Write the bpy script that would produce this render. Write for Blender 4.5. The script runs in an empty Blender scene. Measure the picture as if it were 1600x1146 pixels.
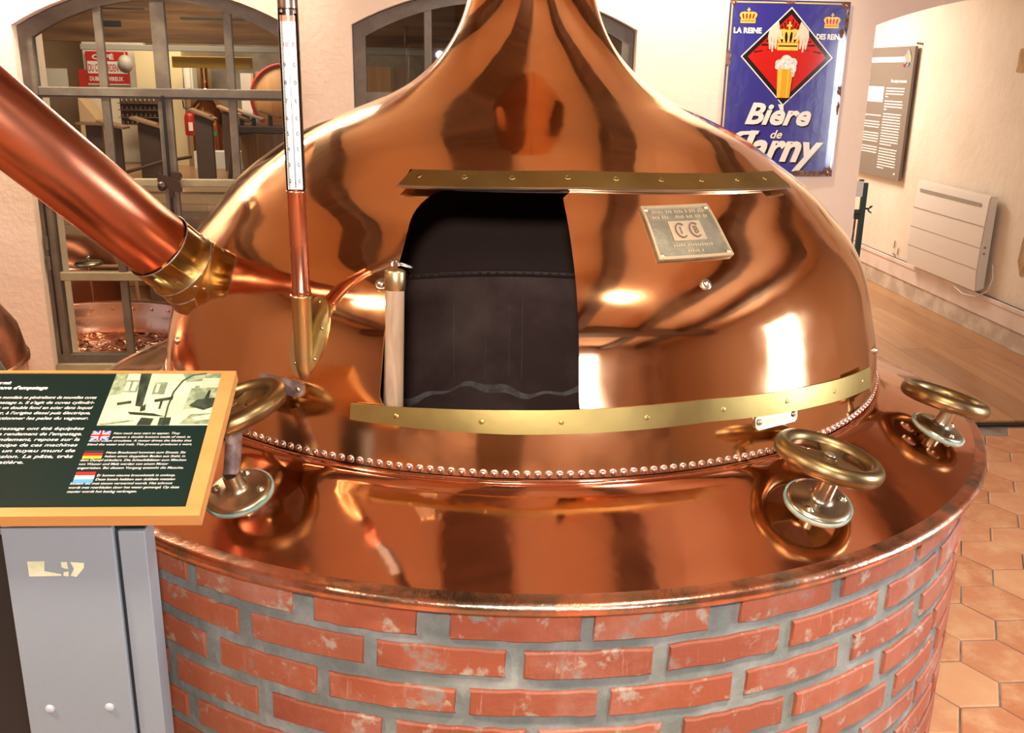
import bpy, bmesh, math, random
from math import sin, cos, pi, radians, degrees, sqrt, atan2, hypot, tan
from mathutils import Vector, Matrix
from mathutils.geometry import tessellate_polygon
random.seed(7)
S = bpy.context.scene
COL = S.collection
# ------------------------------------------------------------------ camera
F_PX, PITCH, ROLL, YAW = 1516.7, .2951, .0177, .0738
CAM = Vector((-.1993, -2.3997, 1.65))
fw = Vector((sin(YAW)*cos(PITCH), cos(YAW)*cos(PITCH), -sin(PITCH)))
r0 = Vector((cos(YAW), -sin(YAW), 0)); u0 = r0.cross(fw)
rr = r0*cos(ROLL)+u0*sin(ROLL); uu = -r0*sin(ROLL)+u0*cos(ROLL)
cd = bpy.data.cameras.new('camera'); cam = bpy.data.objects.new('camera', cd); COL.objects.link(cam)
cd.sensor_width = 36; cd.lens = 36*F_PX/1600; cd.clip_start = .02; cd.clip_end = 60
cam.matrix_world = Matrix(((rr.x, uu.x, -fw.x, CAM.x), (rr.y, uu.y, -fw.y, CAM.y), (rr.z, uu.z, -fw.z, CAM.z), (0, 0, 0, 1)))
S.camera = cam
# ------------------------------------------------------------------ world, exposure
S.view_settings.view_transform = 'Standard'; S.view_settings.look = 'None'
S.view_settings.gamma = 1; S.view_settings.use_curve_mapping = False
S.view_settings.exposure = 0.0
w = bpy.data.worlds.new('world'); S.world = w; w.use_nodes = True
w.node_tree.nodes['Background'].inputs[0].default_value = (.75, .85, 1, 1)
w.node_tree.nodes['Background'].inputs[1].default_value = 1.0
# ------------------------------------------------------------------ lights
def area(name, loc, target, sx, sy, power, color, spread=180):
    l = bpy.data.lights.new(name, 'AREA'); l.shape = 'RECTANGLE'; l.size = sx; l.size_y = sy
    l.energy = power; l.color = color; l.spread = radians(spread)
    o = bpy.data.objects.new(name, l); COL.objects.link(o); o.location = loc
    o.rotation_euler = (Vector(target)-Vector(loc)).to_track_quat('-Z', 'Y').to_euler(); return o
def spot(name, loc, target, power, color, ang=70, rad=.05, blend=.5):
    l = bpy.data.lights.new(name, 'SPOT'); l.energy = power; l.color = color; l.spot_size = radians(ang)
    l.shadow_soft_size = rad; l.spot_blend = blend
    o = bpy.data.objects.new(name, l); COL.objects.link(o); o.location = loc
    o.rotation_euler = (Vector(target)-Vector(loc)).to_track_quat('-Z', 'Y').to_euler(); return o
WARM = (1, .80, .58); DAY = (.86, .92, 1); NEUT = (1, .92, .82)
area('daylight_right', (3.52, -1.25, 1.45), (0, -1.25, 1.2), .65, 1.05, 120, DAY)
area('daylight_behind', (1.15, -4.85, 1.80), (1.15, 0, 1.6), .30, .55, 60, DAY)
area('ceiling_light_a', (-1.73, -1.54, 2.44), (-1.73, -1.54, 0), .30, .16, 60, WARM)
area('ceiling_light_b', (.62, -1.65, 2.44), (.62, -1.65, 0), .30, .16, 60, WARM)
area('ceiling_light_c', (-.6, -3.4, 2.44), (-.6, -3.4, 0), .5, .3, 45, WARM)
for k, (x, x2) in enumerate(((-2.35, -2.3), (-1.2, -1.25), (-.2, -.2), (.9, .8))):
    spot('wall_washer_%s' % 'abcd'[k], (x, 1.45, 2.42), (x2, 2.0, 2.05), (70, 75, 55, 50)[k], (1, .88, .68), 120, .06)
spot('camera_flash', (CAM.x-.02, CAM.y, CAM.z+.13), (.1, .6, 1.0), 95, (1, .96, .92), 95, .03, .3)
area('hall_light', (2.2, 5.6, 2.35), (2.6, 5.2, 0), .9, .9, 68, (1, .89, .76))
area('far_room_light_a', (-1.5, 3.4, 2.55), (-2.1, 3.2, 0), .8, .6, 55, WARM)
area('far_room_light_b', (-4.3, 13.7, 2.85), (-4.5, 14.6, .6), 3, .5, 120, WARM)
area('far_room_light_c', (-2.5, 6.5, 2.9), (-2.8, 8, 0), 2, 1.5, 50, WARM)
area('far_room_light_d', (-4.2, 11.2, 2.9), (-4.2, 12.6, 0), 2, .5, 60, WARM)
# ------------------------------------------------------------------ materials
def mat(name, base, rough=.5, metal=0, bump=None, var=None, spec=None, coat=0, emit=None, aniso=0):
    """bump=(scale,strength,detail[,scale2,strength2]); var=(scale,color2,lo,hi[,detail])"""
    m = bpy.data.materials.new(name); m.use_nodes = True; nt = m.node_tree; b = nt.nodes['Principled BSDF']
    b.inputs['Base Color'].default_value = (*base, 1); b.inputs['Roughness'].default_value = rough
    b.inputs['Metallic'].default_value = metal
    if spec is not None: b.inputs['Specular IOR Level'].default_value = spec
    if coat: b.inputs['Coat Weight'].default_value = coat; b.inputs['Coat Roughness'].default_value = .08
    if emit: b.inputs['Emission Color'].default_value = (*emit[0], 1); b.inputs['Emission Strength'].default_value = emit[1]
    tc = nt.nodes.new('ShaderNodeTexCoord')
    def noise(sc, det, rough_=.55, vec=None):
        n = nt.nodes.new('ShaderNodeTexNoise'); n.inputs['Scale'].default_value = sc; n.inputs['Detail'].default_value = det
        n.inputs['Roughness'].default_value = rough_
        nt.links.new(vec or tc.outputs['Object'], n.inputs['Vector']); return n
    if var:
        n = noise(var[0], var[4] if len(var) > 4 else 5)
        cr = nt.nodes.new('ShaderNodeValToRGB'); cr.color_ramp.elements[0].position = var[2]; cr.color_ramp.elements[1].position = var[3]
        cr.color_ramp.elements[0].color = (*base, 1); cr.color_ramp.elements[1].color = (*var[1], 1)
        nt.links.new(n.outputs['Fac'], cr.inputs[0]); nt.links.new(cr.outputs[0], b.inputs['Base Color'])
    if bump:
        prev = None
        for k in range(0, len(bump), 3):
            n = noise(bump[k], bump[k+2]); bp = nt.nodes.new('ShaderNodeBump')
            bp.inputs['Strength'].default_value = 1; bp.inputs['Distance'].default_value = bump[k+1]
            nt.links.new(n.outputs['Fac'], bp.inputs['Height'])
            if prev: nt.links.new(prev.outputs[0], bp.inputs['Normal'])
            prev = bp
        nt.links.new(prev.outputs[0], b.inputs['Normal'])
    return m
def copper_mat(name, base, dark, rough, bumps, lo=.45, hi=.75, vscale=3.0, smear=.12):
    m = mat(name, base, rough, 1, bumps, (vscale, dark, lo, hi, 6)); nt = m.node_tree; b = nt.nodes['Principled BSDF']
    tc = [n for n in nt.nodes if n.type == 'TEX_COORD'][0]
    n = nt.nodes.new('ShaderNodeTexNoise'); n.inputs['Scale'].default_value = 5; n.inputs['Detail'].default_value = 8
    nt.links.new(tc.outputs['Object'], n.inputs['Vector'])
    mr = nt.nodes.new('ShaderNodeMapRange'); mr.inputs[1].default_value = .4; mr.inputs[2].default_value = .75
    mr.inputs[3].default_value = rough; mr.inputs[4].default_value = rough+smear
    nt.links.new(n.outputs['Fac'], mr.inputs[0]); nt.links.new(mr.outputs[0], b.inputs['Roughness'])
    return m
def glass_mat(name, tint=(1, 1, 1), refl=1.0):
    m = bpy.data.materials.new(name); m.use_nodes = True; nt = m.node_tree; nt.nodes.clear()
    o = nt.nodes.new('ShaderNodeOutputMaterial'); mx = nt.nodes.new('ShaderNodeMixShader')
    t = nt.nodes.new('ShaderNodeBsdfTransparent'); t.inputs[0].default_value = (*tint, 1)
    g = nt.nodes.new('ShaderNodeBsdfGlossy'); g.inputs['Roughness'].default_value = .01
    fr = nt.nodes.new('ShaderNodeFresnel'); fr.inputs[0].default_value = 1.45
    nt.links.new(fr.outputs[0], mx.inputs[0]); nt.links.new(t.outputs[0], mx.inputs[1]); nt.links.new(g.outputs[0], mx.inputs[2])
    nt.links.new(mx.outputs[0], o.inputs[0]); return m
def wood_mat(name, c1, c2, axis=0, scale=6, rough=.5, plank=None, coat=0, gap=(.08, .04, .02)):
    m = bpy.data.materials.new(name); m.use_nodes = True; nt = m.node_tree; b = nt.nodes['Principled BSDF']
    b.inputs['Roughness'].default_value = rough
    if coat: b.inputs['Coat Weight'].default_value = coat; b.inputs['Coat Roughness'].default_value = .15
    tc = nt.nodes.new('ShaderNodeTexCoord'); mp = nt.nodes.new('ShaderNodeMapping')
    sc = [scale*4]*3; sc[axis] = scale*.35; mp.inputs['Scale'].default_value = sc
    nt.links.new(tc.outputs['Object'], mp.inputs[0])
    n = nt.nodes.new('ShaderNodeTexNoise'); n.inputs['Scale'].default_value = 1; n.inputs['Detail'].default_value = 8; n.inputs['Distortion'].default_value = .6
    nt.links.new(mp.outputs[0], n.inputs['Vector'])
    cr = nt.nodes.new('ShaderNodeValToRGB'); cr.color_ramp.elements[0].position = .3; cr.color_ramp.elements[1].position = .7
    cr.color_ramp.elements[0].color = (*c1, 1); cr.color_ramp.elements[1].color = (*c2, 1)
    nt.links.new(n.outputs['Fac'], cr.inputs[0]); out = cr.outputs[0]
    if plank:   # plank=(length,width,rotation)
        br = nt.nodes.new('ShaderNodeTexBrick'); m2 = nt.nodes.new('ShaderNodeMapping'); m2.inputs['Rotation'].default_value = plank[2]
        nt.links.new(tc.outputs['Object'], m2.inputs[0]); nt.links.new(m2.outputs[0], br.inputs['Vector'])
        br.inputs['Scale'].default_value = 1; br.inputs['Brick Width'].default_value = plank[0]; br.inputs['Row Height'].default_value = plank[1]
        br.inputs['Mortar Size'].default_value = .002; br.inputs['Color1'].default_value = (1, 1, 1, 1)
        br.inputs['Color2'].default_value = (.78, .76, .74, 1); br.inputs['Mortar'].default_value = (*[g/max(c1) for g in gap], 1)
        mx = nt.nodes.new('ShaderNodeMix'); mx.data_type = 'RGBA'; mx.blend_type = 'MULTIPLY'; mx.inputs[0].default_value = 1
        nt.links.new(out, mx.inputs[6]); nt.links.new(br.outputs['Color'], mx.inputs[7]); out = mx.outputs[2]
    nt.links.new(out, b.inputs['Base Color'])
    bp = nt.nodes.new('ShaderNodeBump'); bp.inputs['Distance'].default_value = .0006; bp.inputs['Strength'].default_value = 1
    nt.links.new(n.outputs['Fac'], bp.inputs['Height']); nt.links.new(bp.outputs[0], b.inputs['Normal'])
    return m
def island_mat(name, ramp, rough, stain=None, bump=(60, .0006, 4), coat=0):
    """colour varies per loose island (brick, tile); stain=(scale,color,lo,hi)"""
    m = mat(name, ramp[0], rough, 0, bump); nt = m.node_tree; b = nt.nodes['Principled BSDF']
    if coat: b.inputs['Coat Weight'].default_value = coat; b.inputs['Coat Roughness'].default_value = .25
    g = nt.nodes.new('ShaderNodeNewGeometry'); cr = nt.nodes.new('ShaderNodeValToRGB')
    for i, c in enumerate(ramp):
        if i < 2: e = cr.color_ramp.elements[i]; e.position = i/(len(ramp)-1)
        else: e = cr.color_ramp.elements.new(i/(len(ramp)-1))
    for i, c in enumerate(ramp): cr.color_ramp.elements[i].position = i/(len(ramp)-1); cr.color_ramp.elements[i].color = (*c, 1)
    nt.links.new(g.outputs['Random Per Island'], cr.inputs[0]); out = cr.outputs[0]
    tc = [n for n in nt.nodes if n.type == 'TEX_COORD'][0]
    for st in (stain or []):
        n = nt.nodes.new('ShaderNodeTexNoise'); n.inputs['Scale'].default_value = st[0]; n.inputs['Detail'].default_value = 9; n.inputs['Roughness'].default_value = .65
        vec = tc.outputs['Object']
        if len(st) > 4:
            mp = nt.nodes.new('ShaderNodeMapping'); mp.inputs['Scale'].default_value = st[4]; nt.links.new(vec, mp.inputs[0]); vec = mp.outputs[0]
        nt.links.new(vec, n.inputs['Vector'])
        mr = nt.nodes.new('ShaderNodeMapRange'); mr.inputs[1].default_value = st[2]; mr.inputs[2].default_value = st[3]
        nt.links.new(n.outputs['Fac'], mr.inputs[0])
        mx = nt.nodes.new('ShaderNodeMix'); mx.data_type = 'RGBA'; nt.links.new(mr.outputs[0], mx.inputs[0])
        nt.links.new(out, mx.inputs[6]); mx.inputs[7].default_value = (*st[1], 1); out = mx.outputs[2]
    nt.links.new(out, b.inputs['Base Color']); return m

M = {}
M['copper'] = copper_mat('copper', (.95, .57, .30), (.60, .29, .14), .055, (2.5, .0055, 2, 7, .0014, 2), .50, .92, 2.6, .14)
M['skirt'] = copper_mat('skirt_copper', (.90, .46, .28), (.78, .37, .22), .06, (3.0, .003, 2, 12, .0006, 2), smear=.13)
M['lip'] = copper_mat('lip_copper', (.78, .38, .25), (.33, .27, .21), .22, (30, .002, 4), .42, .62, 14, .25)
M['door'] = copper_mat('door_copper', (.95, .56, .30), (.82, .44, .23), .055, (2.5, .0055, 2, 7, .0012, 2), smear=.12)
M['pipe'] = copper_mat('pipe_copper', (.52, .18, .10), (.42, .14, .08), .28, (6, .001, 2), smear=.08)
M['tube'] = copper_mat('tube_copper', (.72, .30, .19), (.55, .22, .14), .22, (20, .0003, 2), smear=.1)
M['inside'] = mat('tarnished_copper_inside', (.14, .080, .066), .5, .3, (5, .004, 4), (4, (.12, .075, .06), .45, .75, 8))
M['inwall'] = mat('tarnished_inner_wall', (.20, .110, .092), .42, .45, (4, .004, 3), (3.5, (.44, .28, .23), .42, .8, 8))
M['lime'] = mat('lime_deposit', (.42, .36, .34), .8, 0, None, (20, (.26, .18, .16), .4, .6, 6))
M['brass'] = copper_mat('brass_rail', (.36, .27, .095), (.29, .21, .08), .38, (14, .0006, 3), smear=.15, vscale=9)
M['brassdull'] = copper_mat('aged_brass', (.52, .40, .20), (.42, .32, .19), .3, (25, .0005, 3), smear=.15, vscale=14)
M['wheel'] = copper_mat('bronze_wheel', (.24, .17, .08), (.17, .12, .06), .34, (20, .0006, 3), smear=.12, vscale=12)
M['flange'] = copper_mat('pale_brass', (.50, .42, .28), (.33, .32, .26), .28, (25, .0006, 3), smear=.2, vscale=18)
M['verdigris'] = mat('verdigris', (.16, .33, .31), .85, 0, (60, .001, 4), (30, (.33, .45, .42), .4, .6))
M['iron'] = mat('rusty_iron', (.13, .085, .08), .6, .5, (70, .0015, 4), (40, (.27, .20, .19), .4, .65))
M['rivet'] = copper_mat('rivet_copper', (.85, .45, .33), (.55, .32, .26), .18, (40, .0004, 2), smear=.1, vscale=60)
M['rivring'] = mat('grey_solder', (.50, .46, .43), .4, .7, (60, .0006, 3), (50, (.28, .25, .24), .4, .6))
M['steel'] = mat('dull_steel', (.55, .54, .52), .3, 1, None)
M['collar'] = copper_mat('collar_brass', (.44, .30, .09), (.30, .22, .09), .34, (9, .0007, 3), smear=.14, vscale=10)
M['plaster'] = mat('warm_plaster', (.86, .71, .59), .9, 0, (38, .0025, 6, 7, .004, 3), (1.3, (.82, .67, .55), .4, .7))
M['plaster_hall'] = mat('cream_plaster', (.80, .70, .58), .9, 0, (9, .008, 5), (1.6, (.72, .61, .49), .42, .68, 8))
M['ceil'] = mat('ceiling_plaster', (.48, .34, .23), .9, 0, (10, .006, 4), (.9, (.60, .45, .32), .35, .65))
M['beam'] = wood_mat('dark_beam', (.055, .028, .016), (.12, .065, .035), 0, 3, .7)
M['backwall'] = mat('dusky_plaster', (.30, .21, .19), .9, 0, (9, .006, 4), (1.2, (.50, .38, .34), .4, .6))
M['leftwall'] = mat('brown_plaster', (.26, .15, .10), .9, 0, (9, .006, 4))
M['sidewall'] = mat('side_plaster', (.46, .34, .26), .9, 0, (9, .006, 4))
M['frame'] = mat('brown_painted_frame', (.12, .096, .075), .45, 0, (30, .002, 5), (9, (.19, .16, .12), .45, .7, 7))
M['sill'] = mat('ochre_sill', (.34, .29, .18), .6, 0, (30, .002, 5), (9, (.24, .20, .13), .4, .7))
M['black'] = mat('black_paint', (.012, .012, .012), .4)
M['glass'] = glass_mat('pane_glass', (.93, .95, .92)); M['tglass'] = glass_mat('tube_glass', (.97, .98, 1))
M['brick'] = island_mat('clay_brick', [(.27, .068, .032), (.34, .092, .042), (.24, .058, .030), (.33, .100, .050)], .62,
    [(3.5, (.42, .15, .09), .45, .8), (22, (.36, .30, .24), .57, .66), (10, (.19, .185, .165), .60, .66), (70, (.50, .38, .32), .62, .85, (1, 1, .12)), (5, (.44, .27, .22), .5, 1.0)], (90, .0012, 5))
M['mortar'] = mat('grey_mortar', (.13, .142, .13), .9, 0, (45, .005, 6), (12, (.24, .245, .23), .42, .72, 8))
M['tile'] = island_mat('terracotta_tile', [(.56, .23, .11), (.66, .33, .17), (.52, .20, .09), (.68, .37, .19)], .5,
    [(9, (.72, .44, .24), .45, .72), (45, (.30, .12, .06), .68, .8)], (30, .001, 5), .12)
M['grout'] = mat('tile_grout', (.20, .16, .13), .9, 0, (60, .002, 4), (10, (.34, .30, .26), .4, .7))
M['woodfloor'] = wood_mat('plank_floor', (.46, .21, .085), (.58, .31, .13), 1, 2.5, .35, (2.2, .19, (0, 0, pi/2)), .3, (.15, .07, .03))
M['farfloor'] = wood_mat('far_plank_floor', (.30, .14, .06), (.42, .21, .10), 0, 2, .35, (2.0, .2, (0, 0, 0)), .2, (.12, .06, .03))
M['frameoak'] = wood_mat('beech_frame', (.48, .235, .07), (.58, .31, .10), 0, 3, .4, None, .3)
M['pole'] = wood_mat('weathered_pole', (.24, .155, .095), (.42, .30, .20), 2, 9, .65)
M['bulkhead'] = wood_mat('old_planks', (.10, .045, .020), (.30, .15, .065), 0, 2.2, .7, (6, .32, (pi/2, 0, 0)), 0, (.06, .03, .015))
M['plankwall'] = wood_mat('pale_planks', (.48, .30, .15), (.62, .42, .24), 0, 1.6, .55, (4, .16, (pi/2, 0, 0)), 0, (.2, .1, .05))
M['cask'] = wood_mat('cask_staves', (.30, .13, .045), (.48, .25, .10), 2, 3, .45, (3, .11, (0, 0, pi/2)), .2, (.06, .03, .01))
M['greypaint'] = mat('grey_powder_coat', (.225, .275, .325), .45, 0, (400, .0003, 2), (2, (.21, .255, .30), .4, .6))
M['boltgrey'] = mat('grey_bolt', (.36, .39, .44), .4)
M['darkgap'] = mat('dark_gap', (.02, .018, .02), .6)
M['panelgreen'] = mat('dark_green_print', (.004, .014, .012), .5, 0, None, (2, (.005, .017, .014), .4, .6), .15)
M['white'] = mat('white_paint', (.82, .82, .80), .5); M['textw'] = mat('white_print', (.78, .79, .77), .5)
M['offwhite'] = mat('offwhite', (.72, .68, .60), .6)
M['cream'] = mat('cream_print', (.66, .68, .46), .5, 0, None, (30, (.50, .55, .36), .4, .65))
M['photog'] = mat('photo_green_grey', (.16, .22, .13), .5, 0, None, (60, (.36, .42, .26), .42, .6))
M['photod'] = mat('photo_dark', (.012, .022, .014), .5, 0, None, (50, (.05, .08, .05), .4, .7))
M['red'] = mat('red_print', (.55, .02, .015), .4); M['blue'] = mat('blue_print', (.02, .06, .38), .4)
M['yellow'] = mat('yellow_print', (.85, .55, .03), .4); M['ltblue'] = mat('light_blue_print', (.08, .32, .62), .4)
M['enblue'] = mat('enamel_blue', (.020, .014, .21), .28, 0, (5, .004, 4), None, None, .6)
M['enred'] = mat('enamel_red', (.50, .012, .008), .15, 0, None, None, None, .5)
M['enblack'] = mat('enamel_black', (.012, .008, .008), .15, 0, None, None, None, .5)
M['enwhite'] = mat('enamel_white', (.80, .77, .70), .15, 0, None, None, None, .5)
M['enyellow'] = mat('enamel_yellow', (.78, .50, .08), .15, 0, None, None, None, .5)
M['gold'] = mat('enamel_amber', (.72, .34, .02), .15, 0, None, None, None, .5)
M['skin'] = mat('enamel_pink', (.80, .56, .45), .15, 0, None, None, None, .5)
M['foam'] = mat('enamel_foam', (.74, .72, .66), .15, 0, None, (60, (.42, .41, .38), .45, .65), None, .5)
M['rust'] = mat('rust_patch', (.10, .045, .03), .8, 0, (80, .002, 4), (60, (.24, .14, .10), .4, .65))
M['hallpanel'] = mat('taupe_panel', (.20, .155, .125), .35, 0, None)
M['heater'] = mat('heater_white', (.72, .66, .60), .35, 0); M['heaterside'] = mat('heater_side', (.78, .76, .72), .4)
M['slot'] = mat('grille_grey', (.32, .29, .25), .5)
M['baseb'] = mat('pink_white_board', (.78, .66, .60), .5, 0, (20, .001, 3), (5, (.66, .54, .46), .45, .7))
M['stone'] = mat('ochre_stone', (.50, .34, .17), .95, 0, (30, .01, 6), (14, (.34, .23, .13), .4, .7))
M['greenpost'] = mat('green_paint', (.012, .055, .045), .35); M['darkplastic'] = mat('dark_plastic', (.02, .02, .02), .4)
M['farwall'] = mat('far_wall', (.56, .42, .25), .9, 0, None, (1, (.46, .33, .20), .4, .6))
M['greywall'] = mat('grey_far_wall', (.24, .20, .16), .9, 0, None, (2, (.34, .30, .25), .4, .6))
M['lectern'] = mat('lectern_brown', (.13, .085, .065), .5); M['lecterntop'] = mat('lectern_board', (.42, .24, .14), .45)
M['traymetal'] = mat('pale_tray', (.36, .33, .29), .5); M['yellowbeam'] = mat('yellow_steel', (.55, .33, .02), .5)
M['bottle'] = mat('bottle_shine', (.22, .15, .10), .18, .6); M['extred'] = mat('extinguisher_red', (.42, .015, .01), .3)
M['orangewood'] = wood_mat('orange_door', (.62, .29, .11), (.75, .40, .18), 2, 2, .5)
M['foil'] = copper_mat('crinkled_copper', (.86, .52, .36), (.75, .40, .26), .14, (7, .05, 3, 22, .006, 2), smear=.15)
M['tun'] = copper_mat('tun_copper', (.72, .36, .26), (.58, .28, .20), .25, (12, .002, 3), smear=.15)
M['speckle'] = mat('speckled_stone', (.03, .035, .035), .6, 0, (60, .004, 4), (40, (.22, .22, .20), .5, .62))
M['darkblock'] = mat('black_sheet', (.012, .016, .018), .5, 0, None)
M['paper'] = mat('white_paper', (.82, .86, .84), .6)
# ------------------------------------------------------------------ helpers
def tag(o, label=None, cat=None, group=None, kind=None):
    if label: o['label'] = label
    if cat: o['category'] = cat
    if group: o['group'] = group
    if kind: o['kind'] = kind
    return o
def empty(name, loc=(0, 0, 0), label=None, cat=None, group=None, kind=None):
    o = bpy.data.objects.new(name, None); COL.objects.link(o); o.location = loc; o.empty_display_size = .1
    return tag(o, label, cat, group, kind)
class MB:
    """collects geometry in world coordinates; build() links it as one object"""
    def __init__(s): s.v = []; s.f = []; s.sm = []; s.mi = []; s.n = {}
    def add(s, vs, fs, smooth=False, mi=0, normals=None):
        o = len(s.v); s.v += [tuple(v) for v in vs]
        for f in fs: s.f.append([i+o for i in f]); s.sm.append(smooth); s.mi.append(mi)
        if normals:
            for i, n in enumerate(normals): s.n[o+i] = n
        return s
    def box(s, x0, x1, y0, y1, z0, z1, mi=0):
        vs = [(x, y, z) for x in (x0, x1) for y in (y0, y1) for z in (z0, z1)]
        return s.add(vs, [(0, 1, 3, 2), (4, 6, 7, 5), (0, 4, 5, 1), (2, 3, 7, 6), (0, 2, 6, 4), (1, 5, 7, 3)], False, mi)
    def bbox(s, x0, x1, y0, y1, z0, z1, b=.004, mi=0, smooth=False, seg=2):
        bm = bmesh.new(); bmesh.ops.create_cube(bm, size=1)
        for v in bm.verts: v.co = Vector(((x0+x1)/2+v.co.x*(x1-x0), (y0+y1)/2+v.co.y*(y1-y0), (z0+z1)/2+v.co.z*(z1-z0)))
        bmesh.ops.bevel(bm, geom=bm.edges[:], offset=b, segments=seg, affect='EDGES', profile=.5)
        s.frombm(bm, smooth, mi); return s
    def frombm(s, bm, smooth=False, mi=0, mtx=None):
        bm.verts.index_update()
        vs = [(mtx @ v.co) if mtx else v.co.copy() for v in bm.verts]
        s.add(vs, [[v.index for v in f.verts] for f in bm.faces], smooth, mi); bm.free(); return s
    def lathe(s, prof, origin=(0, 0, 0), axis=(0, 0, 1), n=48, smooth=True, mi=0, a0=0, a1=2*pi, xref=None):
        ax = Vector(axis).normalized()
        xr = Vector(xref) if xref else (Vector((1, 0, 0)) if abs(ax.x) < .9 else Vector((0, 1, 0)))
        xr = (xr-ax*xr.dot(ax)).normalized(); yr = ax.cross(xr); full = abs(a1-a0-2*pi) < 1e-6; m = n if full else n+1
        vs = []
        for k in range(m):
            a = a0+(a1-a0)*k/n; d = xr*cos(a)+yr*sin(a)
            for r, h in prof: vs.append(Vector(origin)+d*r+ax*h)
        P = len(prof); fs = []
        for k in range(n):
            k2 = (k+1) % m
            for j in range(P-1):
                a, b_, c, d_ = k*P+j, k2*P+j, k2*P+j+1, k*P+j+1
                q = []
                for t in (a, b_, c, d_):
                    if all((vs[t]-vs[z]).length > 1e-9 for z in q): q.append(t)
                if len(q) > 2: fs.append(q)
        return s.add(vs, fs, smooth, mi)
    def tube(s, pts, rad, n=16, smooth=True, mi=0, cap=True):
        pts = [Vector(p) for p in pts]; R = rad if isinstance(rad, (list, tuple)) else [rad]*len(pts)
        up = None; vs = []; fs = []
        for i, p in enumerate(pts):
            t = (pts[min(i+1, len(pts)-1)]-pts[max(i-1, 0)]).normalized()
            if up is None: up = Vector((0, 0, 1)) if abs(t.z) < .9 else Vector((1, 0, 0))
            x = (up-t*up.dot(t)).normalized(); y = t.cross(x); up = x
            for k in range(n): a = 2*pi*k/n; vs.append(p+(x*cos(a)+y*sin(a))*R[i])
        for i in range(len(pts)-1):
            for k in range(n): k2 = (k+1) % n; fs.append((i*n+k, i*n+k2, (i+1)*n+k2, (i+1)*n+k))
        s.add(vs, fs, smooth, mi)
        if cap: s.add(vs[:n], [tuple(range(n))[::-1]], False, mi); s.add(vs[-n:], [tuple(range(n))], False, mi)
        return s
    def ext(s, loops, w0, w1, fn, mi=0):
        """extrude 2D outline loops (first outer, rest holes) between w0 and w1; fn(u,v,w)->xyz"""
        L = [[Vector((a, b, 0)) for a, b in lp] for lp in loops]; tri = tessellate_polygon(L)
        flat = [p for lp in L for p in lp]; N = len(flat)
        vs = [fn(p.x, p.y, w0) for p in flat]+[fn(p.x, p.y, w1) for p in flat]
        fs = [tuple(t) for t in tri]+[tuple(i+N for i in t)[::-1] for t in tri]; o = 0
        for lp in L:
            for i in range(len(lp)): j = (i+1) % len(lp); fs.append((o+i, o+j, o+j+N, o+i+N))
            o += len(lp)
        s.add(vs, fs, False, mi); return s
    def sphere(s, c, r, sc=(1, 1, 1), seg=16, rings=8, mi=0, axis=None, half=False):
        ax = Vector(axis) if axis else Vector((0, 0, 1))
        pr = [(r*cos(t)*sc[0], r*sin(t)*sc[2]) for t in [(-pi/2 if not half else 0)+k*((pi if not half else pi/2)/rings) for k in range(rings+1)]]
        return s.lathe(pr, c, ax, seg, True, mi)
    def build(s, name, mats, parent=None, fix=True, autosmooth=None):
        me = bpy.data.meshes.new(name); me.from_pydata(s.v, [], s.f)
        for i, p in enumerate(me.polygons): p.use_smooth = s.sm[i]; p.material_index = s.mi[i]
        for m in (mats if isinstance(mats, (list, tuple)) else [mats]): me.materials.append(m)
        if fix and not s.n:
            bm = bmesh.new(); bm.from_mesh(me); bmesh.ops.recalc_face_normals(bm, faces=bm.faces[:]); bm.to_mesh(me); bm.free()
        if s.n:
            me.normals_split_custom_set_from_vertices([s.n.get(i, (0, 0, 0)) for i in range(len(s.v))])
        me.update()
        o = bpy.data.objects.new(name, me); COL.objects.link(o)
        if autosmooth:
            me.set_sharp_from_angle(angle=radians(autosmooth))
        if parent:
            o.parent = parent; o.matrix_parent_inverse = Matrix.Translation(-Vector(parent.location))
        return o
def arc(cx, cy, r, a0, a1, n):
    return [(cx+r*cos(radians(a0+(a1-a0)*k/n)), cy+r*sin(radians(a0+(a1-a0)*k/n))) for k in range(n+1)]
def rrect(x0, x1, y0, y1, r, n=5):
    return arc(x1-r, y1-r, r, 0, 90, n)+arc(x0+r, y1-r, r, 90, 180, n)+arc(x0+r, y0+r, r, 180, 270, n)+arc(x1-r, y0+r, r, 270, 360, n)
def ell(cx, cy, rx, ry, n=24, rot=0):
    c, s_ = cos(radians(rot)), sin(radians(rot))
    return [(cx+rx*cos(2*pi*k/n)*c-ry*sin(2*pi*k/n)*s_, cy+rx*cos(2*pi*k/n)*s_+ry*sin(2*pi*k/n)*c) for k in range(n)]
def struct(mb, name, m, parent=None, kind='structure', **k):
    o = mb.build(name, m, parent, **k)
    if not parent: o['kind'] = kind
    return o
_tc = {}
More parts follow.
